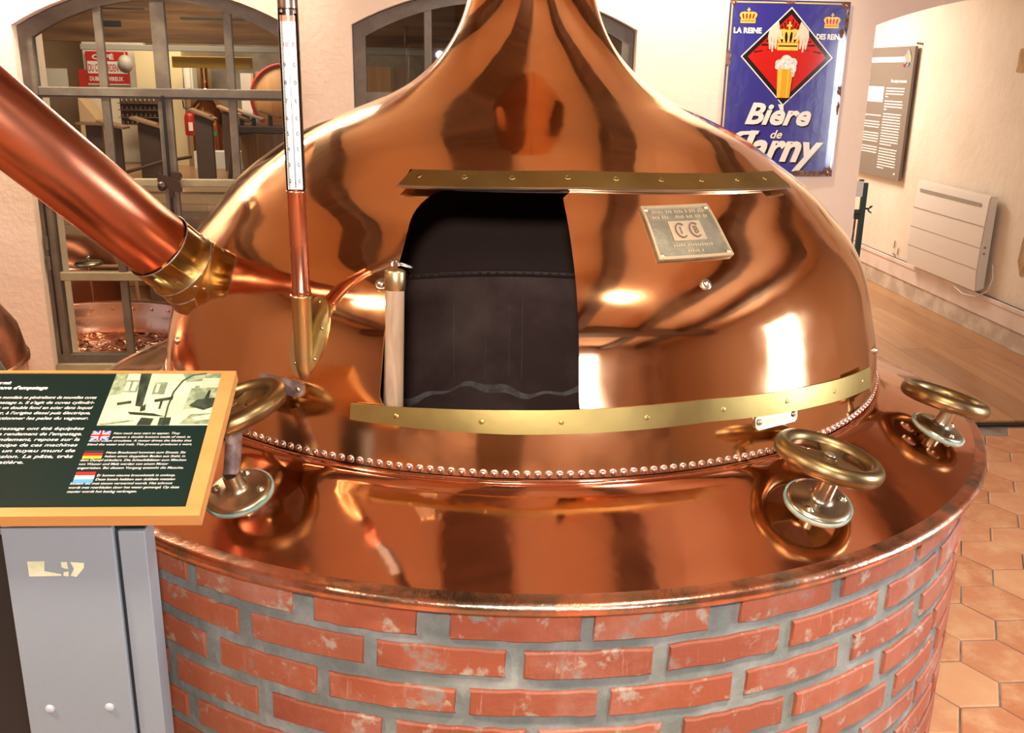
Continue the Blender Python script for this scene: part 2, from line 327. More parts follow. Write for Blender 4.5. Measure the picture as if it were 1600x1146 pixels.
def text_geo(body, size, width=None, align='LEFT', shear=0, bold=0, space=1.0):
    """returns (verts2d, faces) of flat text; width squeezes it to a given width"""
    key = (body, size, width, align, shear, bold, space)
    if key in _tc: return _tc[key]
    c = bpy.data.curves.new('t', 'FONT'); c.body = body; c.size = size; c.align_x = align; c.shear = shear; c.offset = bold
    c.space_character = space; c.resolution_u = 3
    o = bpy.data.objects.new('t', c); COL.objects.link(o); dg = bpy.context.evaluated_depsgraph_get(); dg.update()
    me = bpy.data.meshes.new_from_object(o.evaluated_get(dg)); vs = [(v.co.x, v.co.y) for v in me.vertices]
    fs = [tuple(p.vertices) for p in me.polygons]
    bpy.data.objects.remove(o); bpy.data.curves.remove(c); bpy.data.meshes.remove(me)
    if width and vs:
        x0 = min(v[0] for v in vs); x1 = max(v[0] for v in vs); k = width/(x1-x0)
        vs = [((v[0]-x0)*k, v[1]) for v in vs]
        if align == 'CENTER': vs = [(v[0]-width/2, v[1]) for v in vs]
        if align == 'RIGHT': vs = [(v[0]-width, v[1]) for v in vs]
    _tc[key] = (vs, fs); return vs, fs
def put_text(mb, body, u, v, size, fn, w, mi=0, **k):
    vs, fs = text_geo(body, size, **k); mb.add([fn(u+a, v+b, w) for a, b in vs], fs, False, mi)
# ------------------------------------------------------------------ kettle surface
ZK = [.84, .90, .98, 1.06, 1.14, 1.22, 1.29, 1.35, 1.40, 1.44, 1.475, 1.51, 1.55, 1.60, 1.66, 1.73, 1.82, 1.95, 2.2, 2.6, 3.0]
RK = [.868, .867, .8625, .853, .8336, .8125, .7753, .7219, .678, .6274, .576, .5235, .4336, .3196, .2368, .1813, .1474, .13, .125, .125, .125]
def _prof(z):
    i = 0
    while i < len(ZK)-2 and z > ZK[i+1]: i += 1
    h = ZK[i+1]-ZK[i]; s = (z-ZK[i])/h
    def m(j): a = max(0, j-1); b = min(len(ZK)-1, j+1); return (RK[b]-RK[a])/(ZK[b]-ZK[a])
    return (2*s**3-3*s*s+1)*RK[i]+(s**3-2*s*s+s)*h*m(i)+(3*s*s-2*s**3)*RK[i+1]+(s**3-s*s)*h*m(i+1)
# smooth the knots a little so that reflections run without kinks
_Z = [.84+.005*i for i in range(433)]; _R = [_prof(z) for z in _Z]
for _ in range(14): _R = [_R[0]]+[(_R[i-1]+2*_R[i]+_R[i+1])/4 for i in range(1, len(_R)-1)]+[_R[-1]]
def prof(z):
    t = min(max((z-.84)/.005, 0), len(_Z)-1.001); i = int(t); s = t-i
    a = _R[max(i-1, 0)]; b = _R[i]; c = _R[i+1]; d = _R[min(i+2, len(_R)-1)]
    return .5*(2*b+(c-a)*s+(2*a-5*b+4*c-d)*s*s+(3*b-a-3*c+d)*s**3)
def oxz(z): return -.0085*math.exp(-((z-1.46)/.08)**2)+.010/(1+math.exp(-(z-1.58)/.02))
def nrm(th, z):
    e = .004; dr = (prof(z+e)-prof(z-e))/(2*e); l = sqrt(1+dr*dr)
    return Vector((cos(radians(th))/l, sin(radians(th))/l, -dr/l))
def SP(th, z, off=0):
    r = prof(z); return Vector((oxz(z)+r*cos(radians(th)), r*sin(radians(th)), z))+nrm(th, z)*off
def patch(mb, rows, offf, thick, smooth=True, mi=0, flip=False):
    """rows: list of (z, [theta...]) same length; thick shell following the kettle"""
    n = len(rows[0][1]); vs = []; ns = []
    for z, ths in rows:
        zz = z if isinstance(z, list) else [z]*n
        for t, z1 in zip(ths, zz): vs.append(SP(t, z1, offf)); ns.append(nrm(t, z1))
    R = len(rows); fs = [(i*n+j, i*n+j+1, (i+1)*n+j+1, (i+1)*n+j) for i in range(R-1) for j in range(n-1)]
    # orient outward
    f0 = fs[0]; c = (vs[f0[1]]-vs[f0[0]]).cross(vs[f0[2]]-vs[f0[0]])
    if c.dot(ns[f0[0]]) < 0: fs = [f[::-1] for f in fs]
    mb.add(vs, fs, smooth, mi, ns)
    if thick:
        vb = [v-n_*thick for v, n_ in zip(vs, ns)]; mb.add(vb, [f[::-1] for f in fs], smooth, mi, [-n_ for n_ in ns])
        bd = [j for j in range(n)]+[i*n+n-1 for i in range(1, R)]+[(R-1)*n+j for j in range(n-2, -1, -1)]+[i*n for i in range(R-2, 0, -1)]
        cen = sum(vs, Vector())/len(vs)
        for a, b in zip(bd, bd[1:]+bd[:1]):
            q = [vs[a], vs[b], vb[b], vb[a]]; nn = (q[1]-q[0]).cross(q[2]-q[0])
            if nn.length < 1e-12: continue
            nn.normalize(); out = (vs[a]+vs[b])/2-cen
            if nn.dot(out) < 0: q = q[::-1]; nn = -nn
            mb.add(q, [(0, 1, 2, 3)], False, mi, [nn]*4)
    return mb
kettle = empty('brew_kettle', (0, 0, .846), 'large polished copper mash kettle with open hatch set on the brick base', 'kettle')
# dome with hatch opening
ZB, ZT, TL, TR, RC1, RC2 = 1.078, 1.442, -111.7, -85.0, .060, .035
def thL(z):
    if z > ZT-RC1: d = min(z, ZT)-(ZT-RC1); dx = RC1-sqrt(max(RC1**2-d*d, 0))
    elif z < ZB+RC2: d = (ZB+RC2)-max(z, ZB); dx = RC2-sqrt(max(RC2**2-d*d, 0))
    else: dx = 0
    return TL+degrees(dx/prof(z))
zr = [.965, .975, .985]+[.985+(ZB-.985)*k/6 for k in range(1, 7)]
zr += [ZB+RC2*(1-cos(pi/2*k/6)) for k in range(1, 7)]
zr += [ZB+RC2+(ZT-RC1-ZB-RC2)*k/18 for k in range(1, 19)]
zr += [ZT-RC1+RC1*sin(pi/2*k/10) for k in range(1, 11)]
zr += [ZT+(1.9-ZT)*k/46 for k in range(1, 47)]+[1.95, 2.0, 2.1, 2.2, 2.4, 2.55]
NO, NI = 260, 24
dome = MB()
def dome_shell(off, mi, flip):
    vs, ns, fs = [], [], []; W = NO+NI
    for z in zr:
        a = thL(z); span = (a-(TR-360))
        ths = [a-span*k/NO for k in range(NO)]+[TR-(TR-a)*k/NI for k in range(NI)]
        for t in ths: vs.append(SP(t, z, off)); ns.append(nrm(t, z)*(-1 if flip else 1))
    for i in range(len(zr)-1):
        hole = zr[i] >= ZB-1e-6 and zr[i+1] <= ZT+1e-6
        for k in range(W):
            if hole and k >= NO: continue
            k2 = (k+1) % W
            f = (i*W+k, (i+1)*W+k, (i+1)*W+k2, i*W+k2)
            fs.append(f[::-1] if flip else f)
    dome.add(vs, fs, True, mi, ns)
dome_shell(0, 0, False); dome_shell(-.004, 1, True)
# bright cut edge of the sheet around the hatch
edge = [(thL(z), z) for z in zr if ZB-1e-6 <= z <= ZT+1e-6]
edge = [(TR, ZB)]+edge+[(TR, ZT)]
for (a, za), (b, zb) in zip(edge, edge[1:]):
    q = [SP(a, za, 0), SP(b, zb, 0), SP(b, zb, -.004), SP(a, za, -.004)]; n_ = (q[1]-q[0]).cross(q[2]-q[0])
    if n_.length > 1e-12: n_.normalize(); dome.add(q, [(0, 1, 2, 3)], False, 0, [n_]*4)
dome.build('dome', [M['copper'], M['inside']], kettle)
# skirt with rolled lip
sk = [(.8655, .978), (.8665, .972), (.870, .967), (.874, .963), (.880, .9585), (.890, .9535), (.91, .9455), (.94, .9345), (.98, .9195), (1.02, .904), (1.06, .8885), (1.08, .8805)]
skz = lambda R: [a[1]+(b[1]-a[1])*(R-a[0])/(b[0]-a[0]) for a, b in zip(sk, sk[1:]) if a[0] <= R <= b[0]][0]
MB().lathe(sk, n=256).build('skirt', M['skirt'], kettle)
lip = [(1.08, .8805), (1.090, .8765)]+[(1.0945+.0125*cos(radians(a)), .8640+.0125*sin(radians(a))) for a in range(80, -100, -15)]+[(1.090, .8500), (1.072, .8485)]
MB().lathe(lip, n=256).build('rolled_lip', M['lip'], kettle)['label'] = 'tarnished rolled copper edge'
# ridge ring below the rivets
MB().lathe([(.8655, .9735)]+[(.8695+.0035*cos(radians(a)), .9715+.0035*sin(radians(a))) for a in range(120, -100, -20)]+[(.866, .967)], n=256).build('base_ring', M['skirt'], kettle)
# inner vessel
inn = MB(); inn.lathe([(.852, .99), (.853, .90), (.850, .62), (.845, .30)], n=128); inn.lathe([(.845, .30), (.6, .262), (0, .25)], n=128)
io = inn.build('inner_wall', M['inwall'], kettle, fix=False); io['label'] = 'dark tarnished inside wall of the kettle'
for p in io.data.polygons: pass
se = MB(); se.lathe([(.8505, 1.004), (.846, 1.000), (.846, .985), (.8505, .980)], n=128)
se.build('inner_seam', M['inside'], kettle)
ir = MB()
for k in range(70):
    a = radians(20+140*k/69*1.0); ir.sphere((.846*cos(a), .846*sin(a), .992), .0055, seg=8, rings=4, axis=(-cos(a), -sin(a), 0), half=True)
o = ir.build('inner_rivet_row', M['inwall'], kettle); o['kind'] = 'stuff'
wl = MB()
vs = []; fs = []
for k in range(121):
    a = radians(30+120*k/120); zc = .575+.018*sin(k*.21)+.008*sin(k*.67); h = .010+.022*abs(sin(k*.13))**2
    vs += [(.8485*cos(a), .8485*sin(a), zc-h*.5), (.8485*cos(a), .8485*sin(a), zc+h*.5)]
    if k: fs.append((2*k-2, 2*k, 2*k+1, 2*k-1))
wl.add(vs, fs, True); wl.build('scale_line', M['lime'], kettle, fix=False)['label'] = 'pale limescale line inside the kettle'
for t, za, zb in ((101, .60, .975), (93.5, .45, .98), (93.0, .33, .60), (88.0, .45, .90), (85, .40, .97), (98, .40, .55)):
    q = MB(); a = radians(t); d = Vector((cos(a), sin(a), 0)); c_ = d*.8505
    q.tube([Vector((c_.x, c_.y, za)), Vector((c_.x, c_.y, zb))], .0009, 5); q.build('drip_line', M['lime'], kettle)
# sliding hatch door
DL, DR, DB, DT, RD = -87.9, -47.5, 1.076, 1.447, .034
zd = [DB+RD*(1-cos(pi/2*k/7)) for k in range(8)]+[DB+RD+(DT-DB-RD-.02)*k/24 for k in range(1, 25)]+[DT-.02+.02*sin(pi/2*k/4) for k in range(1, 5)]
def dl(z):
    if z < DB+RD: d = DB+RD-z; return DL+degrees((RD-sqrt(max(RD*RD-d*d, 0)))/prof(z))
    if z > 1.425: d = z-1.425; return DL+degrees(.02*min(1, d/.012)**2/prof(z))
    return DL
door = MB(); patch(door, [(z, [dl(z)+(DR-dl(z))*k/60 for k in range(61)]) for z in zd], .0085, .003)
door.build('hatch_door', M['door'], kettle)['label'] = 'copper sliding hatch door pushed open to the right'
# brass guide rails
def lerp_tab(t, tab):
    for (a, va), (b, vb) in zip(tab, tab[1:]):
        if t <= b: s = (t-a)/(b-a); s = max(0, s); return va+(vb-va)*s
    return tab[-1][1]
top_t = [(-115, 1.087), (-105, 1.094), (-95.6, 1.098), (-72, 1.102), (-55, 1.090), (-37.5, 1.073)]
bot_t = [(-115, 1.060), (-105, 1.059), (-95.6, 1.058), (-72, 1.064), (-55, 1.051), (-37.5, 1.031)]
def rail(name, ta, tb, top, bot, off, th, mtr, taper=0):
    n = 100; ths = [ta+(tb-ta)*k/n for k in range(n+1)]; rows = []
    for j in range(7):
        s = j/6; zz = []
        tt = []
        for k, t in enumerate(ths):
            e0 = degrees(.012*(1-sqrt(max(0, 1-(2*abs(s-.5))**4)))/.8) if k in (0,) else 0
            t2 = t+(taper*(s-.0) if k == 0 else 0)
            tt.append(t2); zz.append(lerp_tab(t, bot)+(lerp_tab(t, top)-lerp_tab(t, bot))*s)
        rows.append((zz, tt))
    mb = MB(); patch(mb, rows, off, th); return mb.build(name, mtr, kettle)
lower = rail('lower_guide_rail', -114.8, -37.5, top_t, bot_t, .0135, .0045, M['brass'])
lower['label'] = 'brass strip guiding the hatch below'
upper = rail('upper_guide_rail', -115.4, -36.0, [(-116, 1.4615), (-85, 1.467), (-36, 1.449)], [(-116, 1.436), (-85, 1.4405), (-36, 1.4215)], .0130, .004, M['brass'], 1.2)
upper['label'] = 'brass strip guiding the hatch above'
st = MB(); n = 100
rows = []
for j in range(2):
    rows.append(([lerp_tab(-115.6+79.4*k/n, [(-116, 1.436), (-85, 1.4405), (-36, 1.4215)])-.0028*j for k in range(n+1)], [-115.6+79.4*k/n for k in range(n+1)]))
patch(st, rows, .0128, .0036); st.build('rail_underside', M['steel'], upper)
for i, t in enumerate((-112.4, -104.2, -96, -86.5, -78, -69.5, -61, -52, -43)):
    zc = lerp_tab(t, [(-116, 1.4515), (-85, 1.456), (-36, 1.438)])
    b = MB(); b.lathe([(0, .0008), (.0035, .0008), (.0042, .0014), (.0058, .0012), (.0062, 0)], SP(t, zc, .013), nrm(t, zc), 16); b.build('rail_bolt', M['brass'], upper)
for t in (-109, -99, -90, -80, -70, -60, -50, -41):
    zc = (lerp_tab(t, top_t)+lerp_tab(t, bot_t))/2
    b = MB(); b.lathe([(0, .0006), (.0040, .0006), (.0048, 0)], SP(t, zc, .0135), nrm(t, zc), 14); b.build('rail_bolt', M['brass'], lower)
# rivets round the foot of the dome
NR = 288; order = sorted(range(NR), key=lambda k: (Vector((.864*cos(2*pi*k/NR), .864*sin(2*pi*k/NR), .985))-CAM).length)
def rivet_geo(mb, c, n_, mi0=0, mi1=1):
    mb.lathe([(.0072, -.001), (.0072, .0008), (.0045, .0012)], c, n_, 14, True, mi1)
    mb.lathe([(.0050, .0008), (.0045, .0032), (.0028, .0046), (0, .0052)], c, n_, 12, True, mi0)
rest = MB(); proto = None
for j, k in enumerate(order):
    a = 2*pi*k/NR; z = .986; d = degrees(a); c = SP(d, z, 0)
    if j < 100:
        if proto is None:
            mb = MB(); rivet_geo(mb, (0, 0, 0), (1, 0, 0)); proto = mb.build('rivet', [M['rivet'], M['rivring']], kettle); ro = proto
        else: ro = proto.copy(); COL.objects.link(ro)
        ro.parent = kettle; ro.matrix_parent_inverse = Matrix.Translation(-Vector(kettle.location))
        ro.location = c; ro.rotation_euler = (0, 0, a)
    else: rivet_geo(rest, c, nrm(d, z))
o = rest.build('rivet_row', [M['rivet'], M['rivring']], kettle); o['kind'] = 'stuff'
# studs and small plates on the dome
for (t, z, off, r) in ((-70.1, 1.289, .0085, .0075), (-113.3, 1.288, 0, .0085), (-28.4, 1.076, 0, .006), (-154.4, 1.09, 0, .006)):
    b = MB(); c = SP(t, z, off); n_ = nrm(t, z)
    b.lathe([(r*1.5, 0), (r*1.5, .002), (r, .0025)], c, n_, 20, True, 1); b.sphere(c+n_*.0025, r, (1, 1, .8), 20, 8, 0, n_, True)
    b.build('stud', [M['steel'], M['flange']], kettle)
def small_plate(t0, t1, z0, z1, m_):
    pl = MB(); zc = (z0+z1)/2; rad = prof(zc)
    def fn(u, v, w_): return SP(t0+degrees(u/rad), z0+v+(u*lean), w_)
    L_ = radians(t1-t0)*rad; lean = (z1-z0 if False else 0)
    pl.ext([rrect(0, L_, 0, z1-z0, .010, 5)], .0, .004, fn); o_ = pl.build('blank_plate', m_, kettle)
    for u in (.010, L_-.010):
        b = MB(); c = fn(u, (z1-z0)/2, .004); b.lathe([(.0055, 0), (.0055, .0015), (.003, .0028), (0, .003)], c, nrm(t0, zc), 14); b.build('screw', M['flange'], o_)
small_plate(-64.8, -57.4, 1.031, 1.060, M['flange']); small_plate(-129.6, -122.2, 1.079, 1.107, M['iron'])
# maker's plate on the door
plq = MB(); PT0, PT1, PZ0, PZ1 = -76.1, -64.0, 1.327, 1.409; PR = prof(1.374); PW = radians(PT1-PT0)*PR; PH = PZ1-PZ0
def pf(u, v, w_): return SP(PT0+degrees(u/PR), PZ0+v, .0088+w_)
def grid_ext(mb, x0, x1, y0, y1, w0, w1, fn, mi=0, n=10):
    vs = []
    for wv in (w0, w1):
        for i in range(n+1):
            for j in range(n+1): vs.append(fn(x0+(x1-x0)*i/n, y0+(y1-y0)*j/n, wv))
    N = (n+1)**2; fs = []
    for i in range(n):
        for j in range(n):
            a = i*(n+1)+j; f = (a, a+n+1, a+n+2, a+1); fs += [f[::-1], tuple(q+N for q in f)]
    bd = [(i, 0) for i in range(n)]+[(n, j) for j in range(n)]+[(i, n) for i in range(n, 0, -1)]+[(0, j) for j in range(n, 0, -1)]
    ix = [a*(n+1)+b for a, b in bd]
    for a, b in zip(ix, ix[1:]+ix[:1]): fs.append((a, b, b+N, a+N))
    mb.add(vs, fs, False, mi)
grid_ext(plq, 0, PW, 0, PH, 0, .005, pf)
for a, b, c, d in ((0, PW, 0, .004), (0, PW, PH-.004, PH), (0, .004, 0, PH), (PW-.004, PW, 0, PH)): grid_ext(plq, a, b, c, d, .005, .0075, pf, 1, 6)
grid_ext(plq, PW*.27, PW*.72, PH*.33, PH*.70, .005, .0085, pf, 1, 6)
M['plaque'] = mat('grey_brass_plate', (.25, .25, .20), .42, .75, (90, .0006, 4), (22, (.36, .36, .29), .4, .65))
M['plaque2'] = mat('plate_relief', (.58, .46, .30), .42, .6, (90, .0004, 3), (40, (.50, .44, .33), .4, .65))
maker = plq.build('maker_plate', [M['plaque'], M['plaque2']], kettle); maker['label'] = 'cast metal plate with the letters C I and C B on the hatch door'
lt = MB()
for (cu, ch) in ((.405, 'I'), (.60, 'B')):
    ring = arc(PW*cu, PH*.515, PH*.145, 50, 310, 18); ring2 = arc(PW*cu, PH*.515, PH*.118, 310, 50, 18)
    lt.ext([ring+ring2], .0085, .0105, pf); put_text(lt, ch, PW*cu-.0030, PH*.455, .016, pf, .0105, bold=.0003)
    lt.build('raised_monogram', M['lectern'], maker); lt = MB()
random.seed(3)
for row, (v, a, b, h) in enumerate(((.86, .12, .86, .055), (.76, .10, .90, .055), (.22, .24, .78, .055), (.11, .40, .62, .05))):
    u = a
    while u < b:
        if random.random() < .86:
            hh = h*random.uniform(.7, 1); lt.ext([[(PW*u, PH*v), (PW*(u+.02), PH*v), (PW*(u+.02), PH*(v+hh)), (PW*u, PH*(v+hh))]], .005, .0068, pf)
        u += .032
    lt.build('raised_lettering', M['plaque2'], maker); lt = MB()
for u in (.05, .95):
    for v in (.07, .93): lt = MB(); lt.lathe([(.0045, 0), (.004, .002), (0, .0032)], pf(PW*u, PH*v, .006), nrm(-70, 1.37), 12); lt.build('rivet', M['plaque2'], maker)
# ---- thermometer
th_t = -122.4
pocket = MB()
def mf(u, v, w_): return SP(th_t+degrees(u/.82), 1.186+v, w_)
pocket.ext([ell(0.002, 0, .0365, .073, 36, -12)], 0, .004, mf)
pk = pocket.build('thermometer_pocket', M['brassdull'], kettle); pk['label'] = 'oval brass pocket holding the thermometer'
pc = MB(); TX, TY = -.4485, -.706
pc.lathe([(.0, 1.108), (.009, 1.112), (.0145, 1.130), (.0170, 1.16), (.0180, 1.262), (.0200, 1.264), (.0200, 1.268), (.014, 1.268)], (TX, TY, 0), (0, 0, 1), 28)
pc.build('socket', M['brassdull'], pk)
for (u, v) in ((.0, -.062), (.022, -.035), (-.02, -.048), (.03, .02), (.012, .062)):
    b = MB(); b.lathe([(.0035, 0), (.003, .0012), (0, .0018)], mf(u, v, .004), nrm(th_t, 1.18), 10); b.build('screw', M['flange'], pk)
thermo = empty('thermometer', (TX, TY, 1.268), 'tall copper tube thermometer with white scale standing in front of the window', 'thermometer')
a = MB(); a.lathe([(.0, 1.262), (.0165, 1.262), (.0175, 1.272), (.0175, 1.276), (.0158, 1.280), (.0158, 1.445), (.0172, 1.446), (.0172, 1.450), (.012, 1.450)], (TX, TY, 0), n=32)
a.build('lower_tube', M['tube'], thermo)
b = MB(); b.lathe([(.0168, 1.452), (.0168, 1.735), (.0155, 1.735), (.0155, 1.452), (.0168, 1.452)], (TX, TY, 0), (0, 0, 1), 24, True, 0, radians(-60), radians(240), (1, 0, 0))
# open towards the viewer: back half-shell
b2 = MB()
b2.lathe([(.0165, 1.450), (.0165, 1.742)], (TX, TY, 0), (0, 0, 1), 24, True, 0, radians(-22), radians(202), (1, 0, 0))
b2.lathe([(.0150, 1.742), (.0150, 1.450)], (TX, TY, 0), (0, 0, 1), 24, True, 0, radians(-22), radians(202), (1, 0, 0))
b2.lathe([(.0165, 1.742), (.0166, 1.95), (0, 1.95)], (TX, TY, 0), n=28); b2.lathe([(0, 1.742), (.0165, 1.742)], (TX, TY, 0), n=28)
M['case'] = copper_mat('case_bronze', (.42, .33, .26), (.34, .25, .20), .25, (20, .0003, 2), smear=.1)
b2.build('case', M['case'], thermo)
c = MB(); c.box(TX-.0122, TX+.0122, TY-.008, TY-.006, 1.452, 1.722); c.build('scale', M['paper'], thermo)
c = MB(); c.box(TX-.0122, TX+.0122, TY-.0085, TY-.006, 1.722, 1.731); c.build('scale_cap', M['orangewood'], thermo)
c = MB(); c.lathe([(.0142, 1.452), (.0142, 1.738)], (TX, TY, 0), n=24); c.build('glass_cover', M['tglass'], thermo)
dg = MB()
def tf(u, v, w_): return Vector((TX+u, TY-.0084-w_, v))
for ch, v, mi in (('10', 1.683, 1), ('9', 1.651, 0), ('8', 1.623, 0), ('7', 1.594, 0), ('6', 1.566, 0), ('5', 1.541, 0), ('4', 1.516, 0), ('3', 1.490, 0), ('2', 1.463, 0)):
    put_text(dg, ch, -.0105, v, .0095, tf, 0, mi); put_text(dg, '0', .0055, v, .0095, tf, 0, mi)
    for k in range(5): dg.box(TX-.0120, TX-.0105, TY-.0084, TY-.0081, v-.003+k*.0055-.0002, v-.003+k*.0055+.0002, mi)
dg.build('scale_figures', [M['darkgap'], M['red']], thermo)
c = MB(); c.tube([(TX+.001, TY-.0095, 1.455), (TX+.001, TY-.0095, 1.72)], .0012, 8); c.build('mercury_tube', M['steel'], thermo)
# ---- handwheels on the skirt
def frame_at(x, y):
    R = hypot(x, y); t = atan2(y, x); sl = radians(20.8)
    return Vector((x, y, skz(min(max(R, .868), 1.079)))), Vector((cos(t)*sin(sl), sin(t)*sin(sl), cos(sl))), Vector((-sin(t), cos(t), 0))
def handwheel(x, y, wc, wr, holes, stem_mat, lab, rot=0, orient=None, phi=0):
    P, N, T = frame_at(x, y); B = N.cross(T); P = P+N*.001
    wc = Vector(wc) if wc else None
    if wc is None: wc = P+N*holes['h']
    NW = orient or N; TW = (T-NW*T.dot(NW)).normalized(); BW = NW.cross(TW)
    c_, s_ = cos(phi), sin(phi); TW, BW = TW*c_+BW*s_, BW*c_-TW*s_
    def F(c, t, b, n_): return lambda u, v, w_: c+t*u+b*v+n_*w_
    rr_ = wr; tr = .0172
    m_ = MB(); prf = [(rr_-.0145+.0145*cos(radians(q)), .001+tr*.98*sin(radians(q))) for q in range(0, 361, 20)]
    m_.lathe(prf, wc, NW, 64, True)
    hl = []
    if holes['kind'] == 'slots':
        for k in range(3):
            a0 = 120*k+26; r1, r2 = .026, rr_-.031
            hl.append(arc(0, 0, r2, a0, a0+76, 12)+arc(0, 0, r1, a0+62, a0+14, 8))
    else:
        for k in range(4):
            an = radians(45+90*k); hl.append(ell((rr_*.45)*cos(an), (rr_*.45)*sin(an), .0165, .0165, 20))
    f = F(wc, TW, BW, NW); m_.ext([ell(0, 0, rr_-.022, rr_-.022, 64)]+hl, -.003, .004, f)
    m_.lathe([(.016, -.014), (.016, .006), (.011, .008), (.0, .008)], wc, NW, 24)
    w_o = m_.build('handwheel', M['wheel'], kettle, autosmooth=40); w_o['label'] = lab
    nt_ = MB(); nt_.lathe([(.0075, .007), (.0075, .011), (.004, .0125), (0, .0125)], wc, NW, 6, False); nt_.lathe([(.0105, .007), (.0105, .0088), (0, .0088)], wc, NW, 20); nt_.build('hub_nut', M['steel'], w_o)
    g_ = F(P, T, B, N); fl = MB(); rf = holes.get('rf', .058); el = holes.get('el', 1.0)
    vs_ = []
    base_p = [(rf, 0), (rf, .003), (rf-.003, .0065), (rf-.010, .0085), (.026, .0095), (.020, .013), (.0175, .020), (.0165, holes.get('hub', .045)), (0, holes.get('hub', .045))]
    n = 48; 
    for k in range(n):
        an = 2*pi*k/n
        for r, h in base_p: vs_.append(g_(r*cos(an), r*sin(an)*(el if r > .03 else 1), h))
    Pn = len(base_p); fl.add(vs_, [(k*Pn+j, ((k+1) % n)*Pn+j, ((k+1) % n)*Pn+j+1, k*Pn+j+1) for k in range(n) for j in range(Pn-1)], True)
    fl.build('base_flange', M['flange'], w_o, autosmooth=50)['label'] = 'pale brass base flange'
    vg = MB(); vg.ext([ell(0, 0, rf+.0035, (rf+.0035)*el, 40)], -.002, .002, g_); vg.build('verdigris_edge', M['verdigris'], w_o)
    top = wc-NW*.012; bs = P+N*(holes.get('hub', .045)-.004)
    if stem_mat: sm_ = MB(); sm_.tube([bs, bs+(top-bs)*.3, top], holes.get('sr', .0135), 18); sm_.build('stem', M[stem_mat], w_o)
    for an in holes['bolts']:
        an = radians(an); c = g_(rf*.74*cos(an), rf*.74*sin(an)*el, .0088); b_ = MB()
        b_.lathe([(.0085, 0), (.0085, .0015), (.0055, .0015), (.0055, .004), (.003, .0058), (0, .006)], c, N, 14); b_.build('bolt', M['flange'], w_o)
    return w_o
handwheel(.468, -.853, (.484, -.838, 1.000), .099, dict(kind='slots', h=.098, rf=.063, el=.90, bolts=(200, 340), hub=.055, sr=.0125), 'brassdull', 'bronze handwheel nearest the front with three slots', phi=.5, orient=Vector((sin(.24), -.03, cos(.24))).normalized())
handwheel(.888, -.462, (.904, -.443, .974), .096, dict(kind='round', h=.080, rf=.062, el=.92, bolts=(215, 325), hub=.05, sr=.0125), 'brassdull', 'bronze handwheel with four round holes at the right rim', phi=.2, orient=Vector((sin(.27), .05, cos(.27))).normalized())
handwheel(-.562, -.785, (-.572, -.745, 1.068), .100, dict(kind='slots', rf=.061, el=.95, bolts=(200, 20, 110), hub=.045, sr=.0145), 'iron', 'bronze handwheel on a rusty iron stem behind the information board', phi=1.6, orient=Vector((-sin(.33), -.04, cos(.33))).normalized())
# ------------------------------------------------------------------ brick base
base = empty('brick_base', (0, 0, 0), 'round red brick base with grey mortar under the copper kettle', 'brick base')
MB().lathe([(1.0735, 0), (1.0735, .8487), (.90, .8487), (.87, .8487)], n=180).build('mortar', M['mortar'], base)
bk = MB(); random.seed(11); pitch = .0735; ztop = .8468; row = 0; z1 = ztop
shift = {0: 0, 1: 6.4, 2: 1.9, 3: 8.0}
while z1 > .01:
    hgt = .0505 if row else .0535; z0 = max(z1-hgt, .002); NB = 29; st_ = shift.get(row, (row*6.2+random.uniform(-2, 2)) % 12.4)
    for k in range(NB):
        a0 = -100.86+st_+k*360/NB+random.uniform(-.5, .5)+.55; a1 = -100.86+st_+(k+1)*360/NB-1.1+random.uniform(-.3, .4)
        if random.random() < .12: a1 -= random.uniform(.3, 1.2)
        zz0, zz1 = z0+random.uniform(-.002, .003), z1+random.uniform(-.003, .002) if row else z1
        rad_ = 1.0795+random.uniform(-.0015, .0015); n = 8; vs = []
        lo = [random.uniform(-.0018, .0018) for _ in range(n+1)]; hi = [random.uniform(-.0022, .0015) for _ in range(n+1)]
        for i in range(n+1):
            t = radians(a0+(a1-a0)*i/n); e = .0025*(1 if i in (0, n) else 0)
            for (r, z) in ((1.060, zz0), (rad_-.003, zz0+lo[i]), (rad_, zz0+.003+lo[i]+e*.5), (rad_, zz1-.003+hi[i]-e*.5), (rad_-.003, min(zz1+hi[i], .8485)), (1.060, min(zz1, .8485))):
                t2 = t+(radians(.16)*(1 if i == 0 else -1) if i in (0, n) and r == rad_ else 0)
                vs.append((r*cos(t2), r*sin(t2), z))
        fs = [(i*6+j, (i+1)*6+j, (i+1)*6+j+1, i*6+j+1) for i in range(n) for j in range(5)]+[(0, 1, 2, 3, 4, 5), tuple(n*6+q for q in (5, 4, 3, 2, 1, 0))]
        bk.add(vs, fs, False)
    z1 = z0-(.0225 if row else .017)+random.uniform(-.001, .001); row += 1
bk.build('brickwork', M['brick'], base)
# ------------------------------------------------------------------ copper inlet pipe
A = Vector((-.715, -.344, 1.221)); D = Vector((-.172, -.200, .240)).normalized(); Bp = Vector((-.787, -.428, 1.302))
pipe = empty('copper_pipe', A, 'thick copper pipe with brass collar rising from the kettle to the upper left', 'pipe')
p = MB(); p.lathe([(.070, .118), (.070, 1.5), (0, 1.5)], A, D, 48); p.build('pipe_body', M['pipe'], pipe)
q = MB(); q.lathe([(.071, .116), (.0735, .118), (.0735, .121), (.0735, .055), (.076, .053), (.0765, .049), (.076, .020)], A, D, 48); q.build('collar', M['collar'], pipe)['label'] = 'brass collar'
q = MB(); q.lathe([(.0735, .1175), (.0748, .119), (.0735, .1205)], A, D, 48); q.lathe([(.0758, .0525), (.0775, .051), (.0758, .0495)], A, D, 48); q.lathe([(.076, .020), (.0778, .018), (.076, .016)], A, D, 48)
q.build('solder_seam', M['rivring'], pipe)
